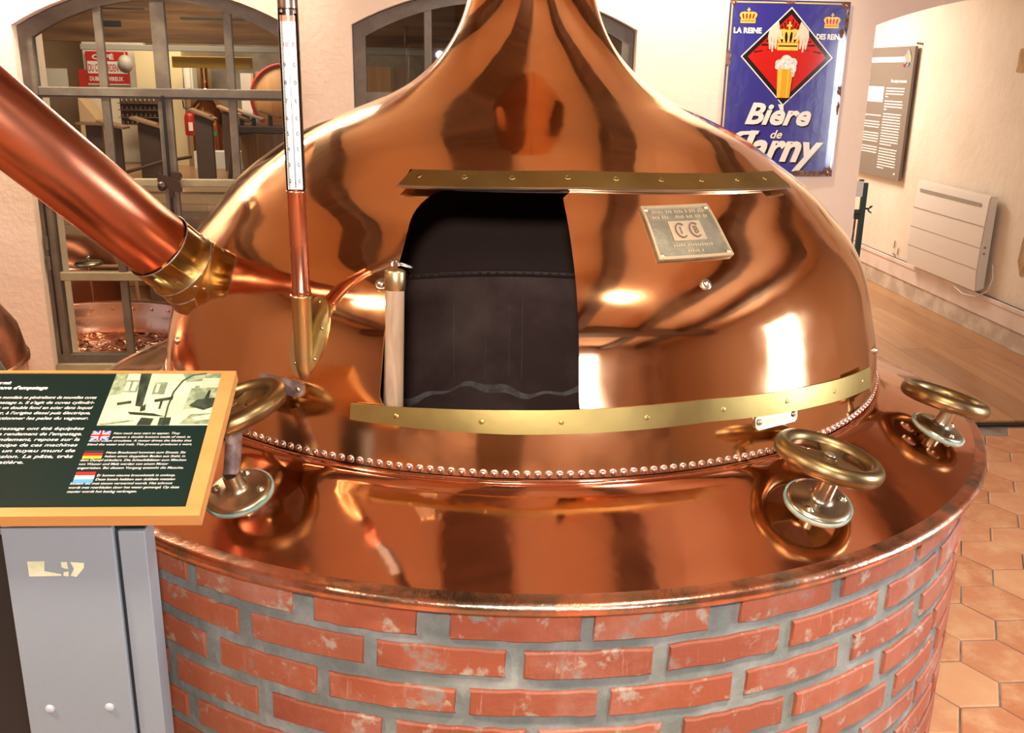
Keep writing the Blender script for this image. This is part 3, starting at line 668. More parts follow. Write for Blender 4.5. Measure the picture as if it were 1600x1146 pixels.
q = MB(); q.lathe([(.076, .020), (.079, .002), (.083, -.006), (.0835, -.012), (.076, -.012)], A, D, 48); q.build('flange', M['collar'], pipe)
q = MB(); q.lathe([(.080, -.010), (.081, -.03), (.087, -.055), (.10, -.085), (.12, -.12)], A, D, 48); q.build('flared_neck', M['copper'], pipe)
xr = D.cross(Vector((0, 0, 1))).normalized(); yr = D.cross(xr)
for an, h in ((200, .040), (235, .075), (150, .04), (100, .04), (60, .045), (300, .04)):
    an = radians(an); d = xr*cos(an)+yr*sin(an); b = MB(); b.lathe([(.0055, 0), (.005, .002), (.0025, .0032), (0, .0034)], A+D*h+d*.0745, d, 14); b.build('bolt', M['flange'], pipe)
# ------------------------------------------------------------------ wooden pole in the hatch
pd = empty('wooden_pole', (-.29, -.80, 1.06), 'worn wooden pole with brass cap and ring standing in the hatch', 'pole')
b0 = SP(-110.2, 1.02, -.012)+Vector((0, 0, -.12)); t0 = SP(-111.0, 1.285, .012); 
MB().tube([b0, b0+(t0-b0)*.5, t0], [.0185, .0175, .0165], 24).build('shaft', M['pole'], pd)
dv = (t0-b0).normalized(); q = MB(); q.lathe([(.0165, -.002), (.0185, 0), (.0185, .030), (.0175, .033), (.012, .036), (0, .038)], t0-dv*.008, dv, 28); q.build('brass_cap', M['brassdull'], pd)
q = MB(); tp = t0+dv*.032
q.tube([tp+Vector((-.006, 0, 0)), tp+Vector((-.005, 0, .010)), tp+Vector((.003, 0, .012)), tp+Vector((.006, 0, .001))], .003, 8)
c0 = tp+Vector((.016, -.004, .003)); q.tube([c0+Vector((.013*cos(t), .007*sin(t), -.004*cos(t)))for t in [2*pi*k/20 for k in range(21)]], .0016, 8); q.build('ring', M['steel'], pd)
# ------------------------------------------------------------------ information stand
stand = empty('information_stand', (-.75, -1.0, 0), 'grey steel stand carrying a green multilingual information board', 'information stand')
P0 = Vector((-.538, -1.143, 1.05)); P1 = Vector((-.528, -.871, 1.176)); V = (P1-P0); LV = V.length; V.normalize()
Ux = Vector((1, -.015, -.002)).normalized(); V = (V-Ux*V.dot(Ux)).normalized(); Nn = Ux.cross(V)
BW_ = .60
def bf(u, v, w_): return P0+Ux*u+V*v+Nn*w_      # u from right edge (negative to the left)
bd = MB(); bd.ext([[(-BW_, 0), (0, 0), (0, LV), (-BW_, LV)]], -.018, -.002, bf)
bd.ext([[(-BW_, 0), (0, 0), (0, LV), (-BW_, LV)], [(-BW_+.022, .016), (-.022, .016), (-.022, LV-.006), (-BW_+.022, LV-.006)]], -.003, .003, bf)
bd.build('wooden_frame', M['frameoak'], stand)
gp = MB(); gp.ext([rrect(-BW_+.020, -.0195, .0145, LV-.005, .003, 2)], -.002, .0012, bf); gp.build('printed_panel', M['panelgreen'], stand)
# photograph on the board, upper right
ph = MB(); pu0, pu1, pv0, pv1 = -.188, -.0145, .1775, .2948
X = lambda s: pu0+(pu1-pu0)*s
Yv = lambda s: pv0+(pv1-pv0)*s
def poly(pts, mi, w_): ph.ext([[(X(a), Yv(b)) for a, b in pts]], w_-.0002, w_, bf, mi)
poly([(0, 0), (1, 0), (1, 1), (0, 1)], 0, .0016)
lay = .0018
for pts, mi in [([(.0, .55), (.11, .60), (.11, 1), (0, 1)], 1), ([(.10, .62), (.24, .62), (.24, .86), (.10, .86)], 1), ([(.12, .65), (.16, .65), (.16, .83), (.12, .83)], 0), ([(.18, .65), (.22, .65), (.22, .83), (.18, .83)], 0),
    ([(.22, 1), (.32, 1), (.335, .34), (.27, .36)], 2), ([(.10, .42), (.22, .46), (.23, .41), (.11, .37)], 2), ([(.22, .25), (.45, .22), (.56, .16), (.45, .17), (.25, .20)], 2), ([(.32, .33), (.36, .40), (.37, .28), (.33, .25)], 2),
    ([(.38, .58), (.49, .58), (.49, .82), (.38, .82)], 1), ([(.40, .62), (.43, .62), (.43, .79), (.40, .79)], 0), ([(.42, .48), (.58, .54), (.58, .48), (.43, .43)], 2), ([(.48, .45), (.50, .45), (.50, .30), (.48, .30)], 2),
    ([(.66, .82), (.98, .88), (.98, 1), (.60, 1)], 1), ([(.70, .30), (1, .36), (1, .72), (.72, .70)], 1), ([(.80, .72), (.98, .72), (.98, .90), (.80, .90)], 0), ([(.74, .36), (.80, .48), (.96, .52), (.98, .36), (.88, .28)], 2),
    ([(.86, .5), (.88, .66), (.90, .66), (.90, .5)], 2), ([(.75, .75), (.79, .75), (.79, .55), (.75, .55)], 1), ([(.70, .02), (.98, .02), (.95, .22), (.78, .20)], 1), ([(.34, .0), (.46, .0), (.47, .12), (.36, .14)], 2), ([(.52, 0), (.62, 0), (.62, .14), (.52, .14)], 2),
    ([(.0, .02), (.3, .10), (.3, .07), (.05, .0)], 1), ([(.80, .14), (1, .22), (1, .12), (.84, .08)], 0)]:
    poly(pts, mi, lay); lay += .00003
pp = [(X(a), Yv(b)) for a, b in ((.57, .0), (.56, .35), (.57, .62), (.62, .84), (.70, .96), (.82, .99))]
ph.tube([bf(a, b, .0026) for a, b in pp], .0012, 6, mi=2)
for k in range(7): poly([(.815+.022*k, .73), (.819+.022*k, .73), (.819+.022*k, .89), (.815+.022*k, .89)], 1, lay)
ph.build('historic_photograph', [M['cream'], M['photog'], M['photod']], stand)['label'] = 'green-tinted old photograph of a brewery hall'
flg = MB(); FM = [M['blue'], M['textw'], M['red'], M['yellow'], M['darkgap'], M['ltblue']]
def fr(u0, u1, v0, v1, mi, w_=.0018): flg.ext([[(u0, v0), (u1, v0), (u1, v1), (u0, v1)]], w_-.0002, w_, bf, mi)
u0, u1, v0, v1 = -.1900, -.1625, .1458, .1656; fr(u0, u1, v0, v1, 0)
def strip(a, b, hw, mi, w_):
    a = Vector(a); b = Vector(b); d = (b-a).normalized(); n_ = Vector((-d.y, d.x))*hw
    flg.ext([[tuple(a+n_), tuple(b+n_), tuple(b-n_), tuple(a-n_)]], w_-.0002, w_, bf, mi)
i_ = .0012
strip((u0+i_, v0+i_), (u1-i_, v1-i_), .0017, 1, .0020); strip((u0+i_, v1-i_), (u1-i_, v0+i_), .0017, 1, .00202)
strip((u0+i_, v0+i_), (u1-i_, v1-i_), .0006, 2, .0022); strip((u0+i_, v1-i_), (u1-i_, v0+i_), .0006, 2, .00222)
uc, vc = (u0+u1)/2, (v0+v1)/2
fr(u0, u1, vc-.0033, vc+.0033, 1, .0024); fr(uc-.0033, uc+.0033, v0, v1, 1, .0024); fr(u0, u1, vc-.0018, vc+.0018, 2, .0026); fr(uc-.0018, uc+.0018, v0, v1, 2, .0026)
flg.build('british_flag', FM, stand)['label'] = 'small printed British flag'
for (v0, v1, cs, nm, lb) in ((.109, .1254, (3, 2, 4), 'german_flag', 'small printed German flag'), (.0622, .083, (5, 1, 2), 'dutch_flag', 'small printed Dutch flag')):
    flg = MB()
    for k, c_ in enumerate(cs): fr(-.1905, -.1630, v0+(v1-v0)*k/3, v0+(v1-v0)*(k+1)/3, c_)
    flg.build(nm, FM, stand)['label'] = lb

tx = MB(); TS = dict(shear=.22, bold=.0002)
def line(s, u_a, u_b, v, size, bold=.00012, sh=.22): put_text(tx, s, u_a, v-.0012, size, bf, .0016, width=u_b-u_a, shear=sh, bold=bold)
put_text(tx, 'La machine à vapeur renaît', -.3500-.052, .2690, .0098, bf, .0016, width=.057, shear=.22, bold=.0004)
line('et la cuve d\'empatage', -.385, -.2856, .2585, .0105, .0004)
L1 = ['Après la guerre mondiale se généralisent de nouvelles cuves', 'dites « à empatage ». Il s\'agit de cuves cylindri-', 'ques possédant un double fond en acier dans lequel', 'circule la vapeur, à l\'origine diesel puis électrique,', 'pour faire fonctionner les pales du vagueur.',
      None, 'Les salles de brassage ont été équipées', 'pour améliorer le rendement de l\'empatage.', 'Pour un bon rendement, repose sur la', 'pression. Le principe de ces machines', 'qui passe dans un tuyau muni de', 'vanne sous pression. La pâte, très']
vv = .2372
for s in L1:
    if s is None: vv -= .0105; continue
    line(s, -.400, -.2045, vv, .0088); vv -= .01145
line('chaude, est la matière.', -.400, -.2712, vv, .0088)
EN = [('New mash tuns start to appear. They', -.1585, -.060), ('possess a double bottom made of steel, in', -.1585, -.0435), ('which steam circulates. A motor drives the blades that', -.1905, -.0400), ('blend the water and malt. This process produces a wort.', -.1905, -.0380)]
DE = [('Neue Braukessel kommen zum Einsatz. Sie', -.1590, -.0440), ('haben einen doppelten Boden aus Stahl, in', -.1590, -.0430), ('dem Dampf zirkuliert. Die Schaufelblätter zum Mischen', -.1915, -.0400), ('von Wasser und Malz werden von einem Motor', -.1915, -.0640), ('angetrieben. Bei diesem Vorgang entsteht die Maische.', -.1915, -.0406)]
NL = [('Er komen nieuwe brouwketels in omloop.', -.1600, -.0493), ('Deze ketels hebben een dubbele metalen', -.1600, -.0480), ('bodem die met stoom verwarmd wordt. Het schroot', -.1930, -.0500), ('wordt met roerbladen door het water gemengd. Op deze', -.1930, -.0390), ('manier wordt het beslag verkregen.', -.1930, -.0964)]
for blk, v0 in ((EN, .1600), (DE, .1206), (NL, .0756)):
    for k, (s, a, b) in enumerate(blk): line(s, a, b, v0-k*.00765, .0062, .00004)
tx.build('board_text', M['textw'], stand)['label'] = 'white text in French, English, German and Dutch'
# pedestal
pe = MB(); pe.bbox(-.829, -.674, -1.100, -1.088, .02, 1.0175, .0015); pe.build('front_panel', M['greypaint'], stand)
pe = MB(); pe.bbox(-.669, -.631, -1.094, -1.050, .02, 1.0055, .0015); pe.build('post', M['greypaint'], stand)
pe = MB(); pe.box(-.822, -.633, -1.086, -1.052, .02, 1.045); pe.build('column_core', M['darkgap'], stand)
pe = MB(); pe.bbox(-.87, -.66, -1.16, -1.0, 0, .020, .003); pe.build('base_plate', M['greypaint'], stand)
for x in (-.7955, -.7075):
    b = MB(); b.sphere((x, -1.100, .7145), .0072, (1, 1, .7), 18, 6, 0, (0, -1, 0), True); b.build('dome_bolt', M['boltgrey'], stand)
stk = MB()
def sf(u, v, w_): return Vector((-.798+u, -1.1002-w_, .937+v))
for pts in ([(0, .026), (.024, .026), (.022, .010), (.045, .005), (.045, .002), (0, .002)], [(.047, .024), (.055, .024), (.056, .013), (.051, .014), (.047, .016)], [(.049, .008), (.056, .009), (.055, .001), (.048, .002)], [(.060, .024), (.079, .022), (.078, .014), (.066, .0), (.058, .002), (.064, .013)]):
    stk.ext([pts], 0, .0004, sf)
stk.build('sticker_remains', M['cream'], stand)['label'] = 'torn remains of a pale sticker'
# ------------------------------------------------------------------ enamel sign
sign = empty('enamel_sign', (1.305, 1.99, 1.59), 'blue enamel beer advertising sign with red diamond hung on the wall', 'sign')
SW, SH_ = .533, .748
def gf(u, v, w_): return Vector((1.039+u, 1.984-w_-.010*(1-(2*u/SW-1)**2), 1.216+v))
g_ = MB(); grid_ext(g_, 0, SW, 0, SH_, 0, .003, gf, 0, 14); g_.build('sheet', M['enblue'], sign)
def hgrid(mb, loops, w_, mi):
    # triangulated flat graphic, subdivided finely enough to follow the bowed sheet
    mb.ext(loops, w_-.0003, w_, gf, mi)
bdm = MB()
for a in range(14):
    x0, x1 = SW*a/14, SW*(a+1)/14
    for (y0, y1) in ((.007, .0125), (SH_-.0125, SH_-.007)): bdm.ext([[(x0, y0), (x1, y0), (x1, y1), (x0, y1)]], .003, .0036, gf)
for (x0, x1) in ((.007, .0135), (SW-.0135, SW-.007)): bdm.ext([[(x0, .007), (x1, .007), (x1, SH_-.007), (x0, SH_-.007)]], .003, .0036, gf)
bdm.build('yellow_border', M['enyellow'], sign)
GM = [M['enwhite'], M['enblack'], M['enred'], M['enyellow'], M['gold'], M['skin'], M['foam']]
gr = MB(); cx, cy = .270, .515
def dia(r, w_, mi):
    pts = []
    for (a, b) in (((0, r), (r, 0)), ((r, 0), (0, -r)), ((0, -r), (-r, 0)), ((-r, 0), (0, r))):
        for k in range(8): s = k/8; pts.append((cx+a[0]+(b[0]-a[0])*s, cy+a[1]+(b[1]-a[1])*s))
    # slices keep the graphic on the bowed sheet
    n = 16
    for k in range(n):
        x0 = -r+2*r*k/n; x1 = -r+2*r*(k+1)/n; h0, h1 = r-abs(x0), r-abs(x1)
        q = [(cx+x0, cy-h0), (cx+x1, cy-h1), (cx+x1, cy+h1), (cx+x0, cy+h0)]
        if h0 < 1e-6: q = q[1:3]+[q[3]]
        if h1 < 1e-6: q = [q[0], q[1], q[3]]
        gr.ext([q], w_-.0003, w_, gf, mi)
dia(.207, .0038, 0); dia(.200, .0042, 1); dia(.176, .0046, 2)
def gp_(pts, w_, mi): gr.ext([pts], w_-.0003, w_, gf, mi)
for an in list(range(96, 180, 9))+list(range(84, 0, -9))+[178, 190, 2, -10]:
    a = radians(an); o_ = Vector((cx, cy+.045)); d = Vector((cos(a), sin(a)))
    # ray length to the diamond edge
    s = .02
    while s < .3:
        q = o_+d*s-Vector((cx, cy))
        if abs(q.x)+abs(q.y) > .166: break
        s += .004
    if s > .07:
        n_ = Vector((-d.y, d.x)); a0 = o_+d*.055; a1 = o_+d*s
        gp_([tuple(a0+n_*.0008), tuple(a1+n_*.003), tuple(a1-n_*.003), tuple(a0-n_*.0008)], .0049, 1)
def crown(cx_, cy_, w_, h_, z_, big=False):
    ol = .004 if big else .0015
    gp_([(cx_-w_*.42, cy_-h_*.40-ol), (cx_+w_*.42, cy_-h_*.40-ol), (cx_+w_*.42, cy_-h_*.16), (cx_-w_*.42, cy_-h_*.16)], z_, 3)
    body = [(cx_-w_*.38, cy_-h_*.14), (cx_-w_*.50, cy_+h_*.12), (cx_-w_*.42, cy_+h_*.30), (cx_-w_*.22, cy_+h_*.36), (cx_, cy_+h_*.30), (cx_+w_*.22, cy_+h_*.36), (cx_+w_*.42, cy_+h_*.30), (cx_+w_*.50, cy_+h_*.12), (cx_+w_*.38, cy_-h_*.14)]
    gp_(body, z_, 3)
    for k in (-.27, -.09, .09, .27):
        gp_(ell(cx_+w_*k*1.05, cy_+h_*.05, w_*.055, h_*.20, 14, -k*45), z_+.0003, 1 if big else 2)
    gp_([(cx_-w_*.035, cy_+h_*.28), (cx_+w_*.035, cy_+h_*.28), (cx_+w_*.035, cy_+h_*.62), (cx_-w_*.035, cy_+h_*.62)], z_, 3)
    gp_([(cx_-w_*.10, cy_+h_*.44), (cx_+w_*.10, cy_+h_*.44), (cx_+w_*.10, cy_+h_*.51), (cx_-w_*.10, cy_+h_*.51)], z_+.0001, 3)
    gp_([(cx_-w_*.38, cy_-h_*.30), (cx_+w_*.38, cy_-h_*.30), (cx_+w_*.38, cy_-h_*.25), (cx_-w_*.38, cy_-h_*.25)], z_+.0003, 1 if big else 2)
crown(.083, .678, .078, .060, .0038); crown(.456, .664, .078, .060, .0038); crown(cx-.003, .592, .112, .112, .0052, True)
# hands holding the crown
def hand(s):
    hx = lambda q: cx-.003+s*q
    pts = [(.044, .640), (.050, .663), (.087, .627), (.091, .600), (.087, .575), (.082, .548), (.077, .546), (.075, .575), (.071, .538), (.065, .535), (.063, .572), (.057, .548), (.051, .550), (.050, .590)]
    gp_([(hx(a), b) for a, b in pts], .0058, 5)
    gp_([(hx(a), b) for a, b in ((.048, .64), (.034, .618), (.024, .590), (.032, .588), (.047, .605))], .0059, 5)
    for (a, b) in ((.063, .572), (.075, .578)): gp_([(hx(a-.001), b), (hx(a), b+.026), (hx(a+.001), b)], .0062, 1)
hand(-1); hand(1)
# beer glass
bx_, by_ = cx-.004, .385
gp_([(bx_-.036, .470), (bx_+.036, .470), (bx_+.028, .338), (bx_-.028, .338)], .0056, 4)
gp_([(bx_-.034, .470), (bx_-.016, .470), (bx_-.014, .343), (bx_-.026, .343)], .0059, 3); gp_([(bx_+.014, .470), (bx_+.019, .470), (bx_+.016, .343), (bx_+.011, .343)], .0059, 3)
gp_([(bx_-.036, .340), (bx_+.036, .340), (bx_+.030, .330), (bx_-.030, .330)][0:0] or [(bx_-.028, .343), (bx_+.028, .343), (bx_+.027, .336), (bx_-.027, .336)], .0061, 1)
gp_([(bx_+.036, .470), (bx_+.040, .470), (bx_+.032, .338), (bx_+.028, .338)], .0057, 1)
for q, (a, b, r1, r2) in enumerate(((-.026, .488, .022, .018), (.0, .500, .026, .024), (.028, .492, .022, .020), (.036, .468, .012, .022), (-.034, .474, .014, .012), (.004, .478, .036, .014), (.036, .446, .007, .014))):
    gp_(ell(bx_+a, b, r1, r2, 20), .0060+.0001*q, 6)
gr.build('printed_picture', GM, sign)
for body, u_, v_, sz, wd, kw in (('LA REINE', .024, .612, .031, .122, dict(bold=.0014)), ('DES REINES', .392, .592, .031, .128, dict(bold=.0012))):
    sg = MB(); put_text(sg, body, u_, v_, sz, gf, .0042, 0, width=wd, **kw); sg.build('sign_lettering', [M['enwhite'], M['enblack']], sign)['label'] = 'white capitals reading '+body
def script(body, u_, v_, sz, wd, sh, bold, rise=0, off=.006):
    def g2(a, b, w_): return gf(a, b+(a-u_)*rise, w_)
    sg = MB(); put_text(sg, body, u_+off, v_-off, sz, g2, .0040, 1, width=wd, shear=sh, bold=bold)
    put_text(sg, body, u_, v_, sz, g2, .0046, 0, width=wd, shear=sh, bold=bold)
    sg.build('sign_lettering', [M['enwhite'], M['enblack']], sign)['label'] = 'white slanted lettering reading '+body
def swoosh(w_, mi, o_):
    q_ = MB(); q_.ext([[(a+o_, b-o_) for a, b in ((.040, .150), (.052, .176), (.090, .196), (.175, .200), (.168, .184), (.105, .181), (.078, .168), (.060, .146))]], w_-.0003, w_, gf); q_.build('sign_lettering', M['enblack' if mi else 'enwhite'], sign)
swoosh(.0041, 1, .008); swoosh(.0047, 0, 0)
script('Bière', .105, .232, .125, .300, .32, .0042, -.02); script('de', .226, .168, .050, .054, .3, .0010, 0, .003); script('Jarny', .060, .078, .175, .415, .34, .0060, -.03, .008)
ru = MB(); random.seed(5)
def blob(cx_, cy_, rx, ry, w_=.0052):
    pts = []
    for k in range(18):
        a = 2*pi*k/18; f = random.uniform(.65, 1.15); pts.append((min(max(cx_+rx*f*cos(a), .001), SW-.001), min(max(cy_+ry*f*sin(a), .001), SH_-.001)))
    ru = MB(); ru.ext([pts], .003, w_, gf); ru.build('rust_spot', M['rust'], sign)
for b in ((.515, .735, .022, .022), (.262, .742, .024, .009), (.008, .505, .015, .038), (.527, .375, .012, .024), (.012, .740, .014, .012), (.43, .014, .09, .016), (.512, .020, .024, .024), (.365, .010, .05, .010), (.525, .66, .008, .05), (.505, .62, .010, .02), (.526, .30, .006, .03), (.008, .02, .012, .02)): blob(*b)
for u_, v_ in ((.515, .733), (.513, .020), (.016, .733), (.016, .02)):
    b = MB(); b.lathe([(.008, 0), (.007, .003), (0, .0042)], gf(u_, v_, .0052), (0, -1, 0), 14); b.build('screw', M['rivet'], sign)
# ------------------------------------------------------------------ room shell
YB, YT = 2.0, .32       # face of the window wall and its thickness
def arch_loop(x0, x1, zs, zc, zb, n=20):
    cxm = (x0+x1)/2; h = zc-zs; a = (x1-x0)/2; R = (a*a+h*h)/(2*h); cz = zc-R; t = math.asin(a/R)
    return [(x0, zb), (x1, zb)]+[(cxm+R*sin(t-2*t*k/n), cz+R*cos(t-2*t*k/n)) for k in range(n+1)]
W1 = arch_loop(-1.985, -.815, 1.800, 1.965, .290); W2 = arch_loop(-.585, .645, 1.830, 1.985, .290)
XL, XR, YF, ZC = -3.3, 3.38, -4.7, 2.5
op = arch_loop(1.705, 3.30, 1.872, 2.02, 0, 24)
# doorway joins the floor: cut as part of outer outline
outer = [(XL, 0), (1.705, 0)]+op[2:][::-1]+[(3.30, 0), (XR, 0), (XR, ZC), (XL, ZC)]
wb = MB(); wb.ext([outer, W1, W2], 0, YT, lambda u, v, w_: Vector((u, YB+w_, v)))
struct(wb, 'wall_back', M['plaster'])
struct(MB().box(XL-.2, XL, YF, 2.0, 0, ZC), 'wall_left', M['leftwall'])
wf = MB(); wf.ext([[(XL, 0), (XR+.3, 0), (XR+.3, ZC), (XL, ZC)], [(.95, 1.45), (1.35, 1.45), (1.35, 2.15), (.95, 2.15)]], -.25, 0, lambda u, v, w_: Vector((u, YF+w_, v)))
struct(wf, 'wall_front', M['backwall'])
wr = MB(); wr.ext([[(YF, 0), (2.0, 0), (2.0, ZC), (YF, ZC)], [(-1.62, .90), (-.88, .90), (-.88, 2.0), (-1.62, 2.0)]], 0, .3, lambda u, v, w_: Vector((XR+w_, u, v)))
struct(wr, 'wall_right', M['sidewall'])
hall = MB(); hall.box(XR, XR+.3, 2.0, 6.6, 0, ZC); hall.box(1.2, XR+.3, 6.6, 6.8, 0, ZC); hall.box(1.0, 1.2, 2.32, 6.8, 0, ZC)
struct(hall, 'wall_hall', M['plaster_hall'])
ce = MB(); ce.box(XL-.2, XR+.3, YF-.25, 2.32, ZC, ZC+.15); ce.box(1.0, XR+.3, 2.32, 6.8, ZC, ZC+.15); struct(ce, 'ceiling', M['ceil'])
for k, (x, wd) in enumerate(((-2.5, .10), (-1.15, .09), (-.22, .15), (.50, .07), (1.45, .09), (2.4, .10))):
    b = MB(); b.bbox(x-wd, x+wd, YF, 2.0, ZC-.16, ZC, .01); o = b.build('trim_%d' % (k+1), M['beam']); o['kind'] = 'structure'
b = MB(); b.bbox(XL, XR, -3.1, -2.8, ZC-.2, ZC, .01); o = b.build('trim_7', M['beam']); o['kind'] = 'structure'
# added strip lamps, out of view, to brighten the dome's shoulder highlight
for k, (x0, x1, pw) in enumerate(((-2.35, -.75, 46), (-.25, .95, 14))):
    e = empty('added_strip_lamp', ((x0+x1)/2, 1.93, 2.24), 'added out-of-view strip lamp on the wall above the %s window' % ('left', 'middle')[k], 'lamp')
    q = MB(); q.bbox(x0, x1, 1.90, 2.0, 2.235, 2.30, .008); q.build('housing', M['white'], e)
    q = MB(); q.tube([(x0-.01, 1.93, 2.262), (x0, 1.93, 2.262)], .022, 12); q.tube([(x1, 1.93, 2.262), (x1+.01, 1.93, 2.262)], .022, 12); q.build('end_cap', M['greypaint'], e)
    area('added_strip_light', ((x0+x1)/2, 1.885, 2.22), ((x0+x1)/2, .6, 1.2), x1-x0-.04, .13, pw, (1, .84, .60))
# hexagonal terracotta floor
fl = MB(); fl.box(XL, XR, YF, 1.995, -.06, -.003); gro = fl.build('floor', M['grout']); gro['kind'] = 'structure'
hx_ = MB(); px_, py_ = .1720, .2150; j = 0
HEX = [(-.1115, 0), (-.0555, -.1045), (.0555, -.1045), (.1115, 0), (.0555, .1045), (-.0555, .1045)]
for i in range(-28, 12):
    for j in range(-24, 10):
        cx0 = 1.613+i*px_; cy0 = .323+j*py_+(py_/2 if i % 2 else 0)
        if cx0 < XL+.08 or cx0 > XR-.06 or cy0 < YF+.05 or cy0 > 1.93: continue
        if hypot(cx0, cy0) < .9: continue
        r_ = random.uniform(-.0012, .0012); vs = []
        for s_, z_ in ((1, -.004), (1, -.0008), (.955, .0012)):
            for (a, b) in HEX: vs.append((cx0+a*s_, min(cy0+b*s_, 1.992), z_+r_*(z_ > -.003)))
        fs = [(q, (q+1) % 6, 6+(q+1) % 6, 6+q) for q in range(6)]+[(6+q, 6+(q+1) % 6, 12+(q+1) % 6, 12+q) for q in range(6)]+[tuple(range(12, 18))]
        hx_.add(vs, fs)
to = hx_.build('floor_tiles', M['tile'], gro)
th = MB(); th.bbox(1.75, XR, 1.955, 2.02, 0, .012, .002); th.box(1.705, XR, 1.99, 2.03, -.03, .018); o = th.build('trim_9', M['darkgap']); o['kind'] = 'structure'
wfl = MB(); wfl.box(1.0, XR+.02, 1.985, 6.6, -.06, .022); struct(wfl, 'floor_hall', M['woodfloor'])
# hall wall dressing
bb = MB(); bb.bbox(XR-.022, XR, 2.33, 6.6, .150, .292, .004); bb.bbox(XR-.030, XR, 2.33, 6.6, .262, .292, .004); o = bb.build('baseboard_right', M['baseb']); o['kind'] = 'structure'
bb = MB(); bb.bbox(XR-.012, XR, 2.33, 6.6, .022, .150, .003); o = bb.build('baseboard_right_foot', mat('worn_plinth', (.50, .40, .32), .9, 0, (20, .004, 4), (6, (.66, .56, .46), .42, .6, 8))); o['kind'] = 'structure'
pt = MB(); random.seed(9)
def ragged(y0, y1, z0, z1, n=10, amp=.02):
    pts = []
    for (a, b) in (((y0, z0), (y1, z0)), ((y1, z0), (y1, z1)), ((y1, z1), (y0, z1)), ((y0, z1), (y0, z0))):
        for k in range(n): s = k/n; pts.append((a[0]+(b[0]-a[0])*s+random.uniform(-amp, amp), a[1]+(b[1]-a[1])*s+random.uniform(-amp, amp)))
    return pts
fx = lambda u, v, w_: Vector((XR-w_, u, v))
for r_ in ((3.35, 3.70, 1.70, 1.84, 6, .008), (3.02, 3.33, .50, 1.35, 10, .02)): pt.ext([ragged(*r_)], 0, .006, fx)
o = pt.build('trim_10', M['stone']); o['kind'] = 'structure'
heater = empty('wall_heater', (3.33, 4.1, .62), 'white electric panel heater mounted low on the cream wall', 'heater')
h = MB(); h.ext([[(0, 0), (.05, -.02), (.062, .10), (.060, .30), (.048, .575), (.040, .60), (0, .60)]], 3.64, 4.62, lambda u, v, w_: Vector((XR-.035-u, w_, .335+v))); h.build('body', M['heater'], heater, autosmooth=30)
h = MB(); h.box(XR-.040, XR-.002, 3.70, 4.56, .40, .88); h.build('wall_bracket', M['heaterside'], heater)
h = MB(); h.ext([[(.0, .002), (.047, -.018), (.0585, .10), (.0565, .30), (.0445, .575), (.037, .597), (0, .597)]], 3.632, 3.642, lambda u, v, w_: Vector((XR-.032-u, w_, .335+v))); h.build('side_cheek', M['heaterside'], heater)
h = MB()
for z in (.872,): h.ext([[(3.72, z-.011), (4.56, z-.011), (4.56, z+.011), (3.72, z+.011)]], .002, .003, lambda u, v, w_: Vector((XR-.035-.0535-w_, u, v)))
h.build('air_grille', M['slot'], heater)
h = MB()
for z, d in ((.74, .058), (.60, .0605), (.46, .062)): h.box(XR-.035-d-.0025, XR-.035-d+.006, 3.645, 4.615, z, z+.003)
h.build('panel_groove', M['slot'], heater)
h = MB()
for y, z in ((3.64, .60), (3.64, .56)): h.box(XR-.075, XR-.06, 3.628, 3.634, z, z+.012)
h.build('switch', M['slot'], heater)
cable = MB(); cable.tube([(XR-.06, 3.98, .33), (XR-.07, 3.92, .285), (XR-.072, 3.80, .262), (XR-.06, 3.66, .275), (XR-.03, 3.58, .33), (XR-.015, 3.57, .42), (XR-.015, 3.60, .50)], .0045, 8)
cable.build('cable', M['heaterside'], heater)
for (y, z, hh) in ((5.02, .36, .06), (4.95, .32, .05)):
    c = MB(); c.tube([(XR-.008, y, z), (XR-.008, y-.005, z+hh)], .004, 8); c.tube([(XR-.01, y, z-.04), (XR-.012, y-.03, z-.045)], .006, 8); tag(c.build('wall_pipe_stub', M['flange']), 'small pipe stub beside the heater, %s' % ('the left one' if y > 5 else 'the right one'), 'pipe')
# taupe panel on the hall wall
panel = empty('wall_panel', (3.33, 5.5, 1.38), 'tall taupe text panel hung on the cream hall wall', 'panel')
PX = XR-.045
p_ = MB(); p_.box(PX, PX+.02, 5.02, 6.05, .885, 1.885); p_.build('board', M['hallpanel'], panel)
def pfn(u, v, w_): return Vector((PX-w_, 5.02+u, .885+v))
q = MB(); q.ext([[(.05, .885), (.95, .885), (.95, .925), (.05, .925)]], 0, .003, pfn); q.build('title_band', M['offwhite'], panel)
q = MB(); random.seed(2)
for mi_, pts in ((0, [(.06, .955), (.10, .985), (.13, .94), (.16, .935), (.13, .90), (.14, .865), (.10, .885), (.07, .87)]), (1, [(.045, .93), (.075, .945), (.085, .91)]), (2, [(.14, .87), (.17, .87), (.16, .85), (.13, .85)]), (3, [(.06, .872), (.09, .872), (.08, .85)])):
    q.ext([pts], .003+.0005*mi_, .0045+.0005*mi_, pfn, mi_)
q.build('star_emblem', [M['slot'], M['enyellow'], M['red'], M['ltblue']], panel)
q = MB()
def bars(u_hi, u_lo, v, h_=.0085, gap=True):
    u = u_hi
    while u > u_lo+.01:
        wl_ = min(random.uniform(.03, .09), u-u_lo); q.ext([[(u-wl_, v), (u, v), (u, v+h_), (u-wl_, v+h_)]], 0, .0015, pfn); u -= wl_+.006
put_text(q, 'Des origines brassicoles', 0, 0, .03, lambda a, b, w_: pfn(.34-a, .735+b, w_), .001, width=.27, bold=.0012)
v = .685
for nl, last in ((3, .05), (3, .05), (11, .22), (7, .12)):
    for k in range(nl):
        if v < .66 and False: pass
        bars(.41, .09, v); v -= .0215
    bars(.41, .41-last, v); v -= .034
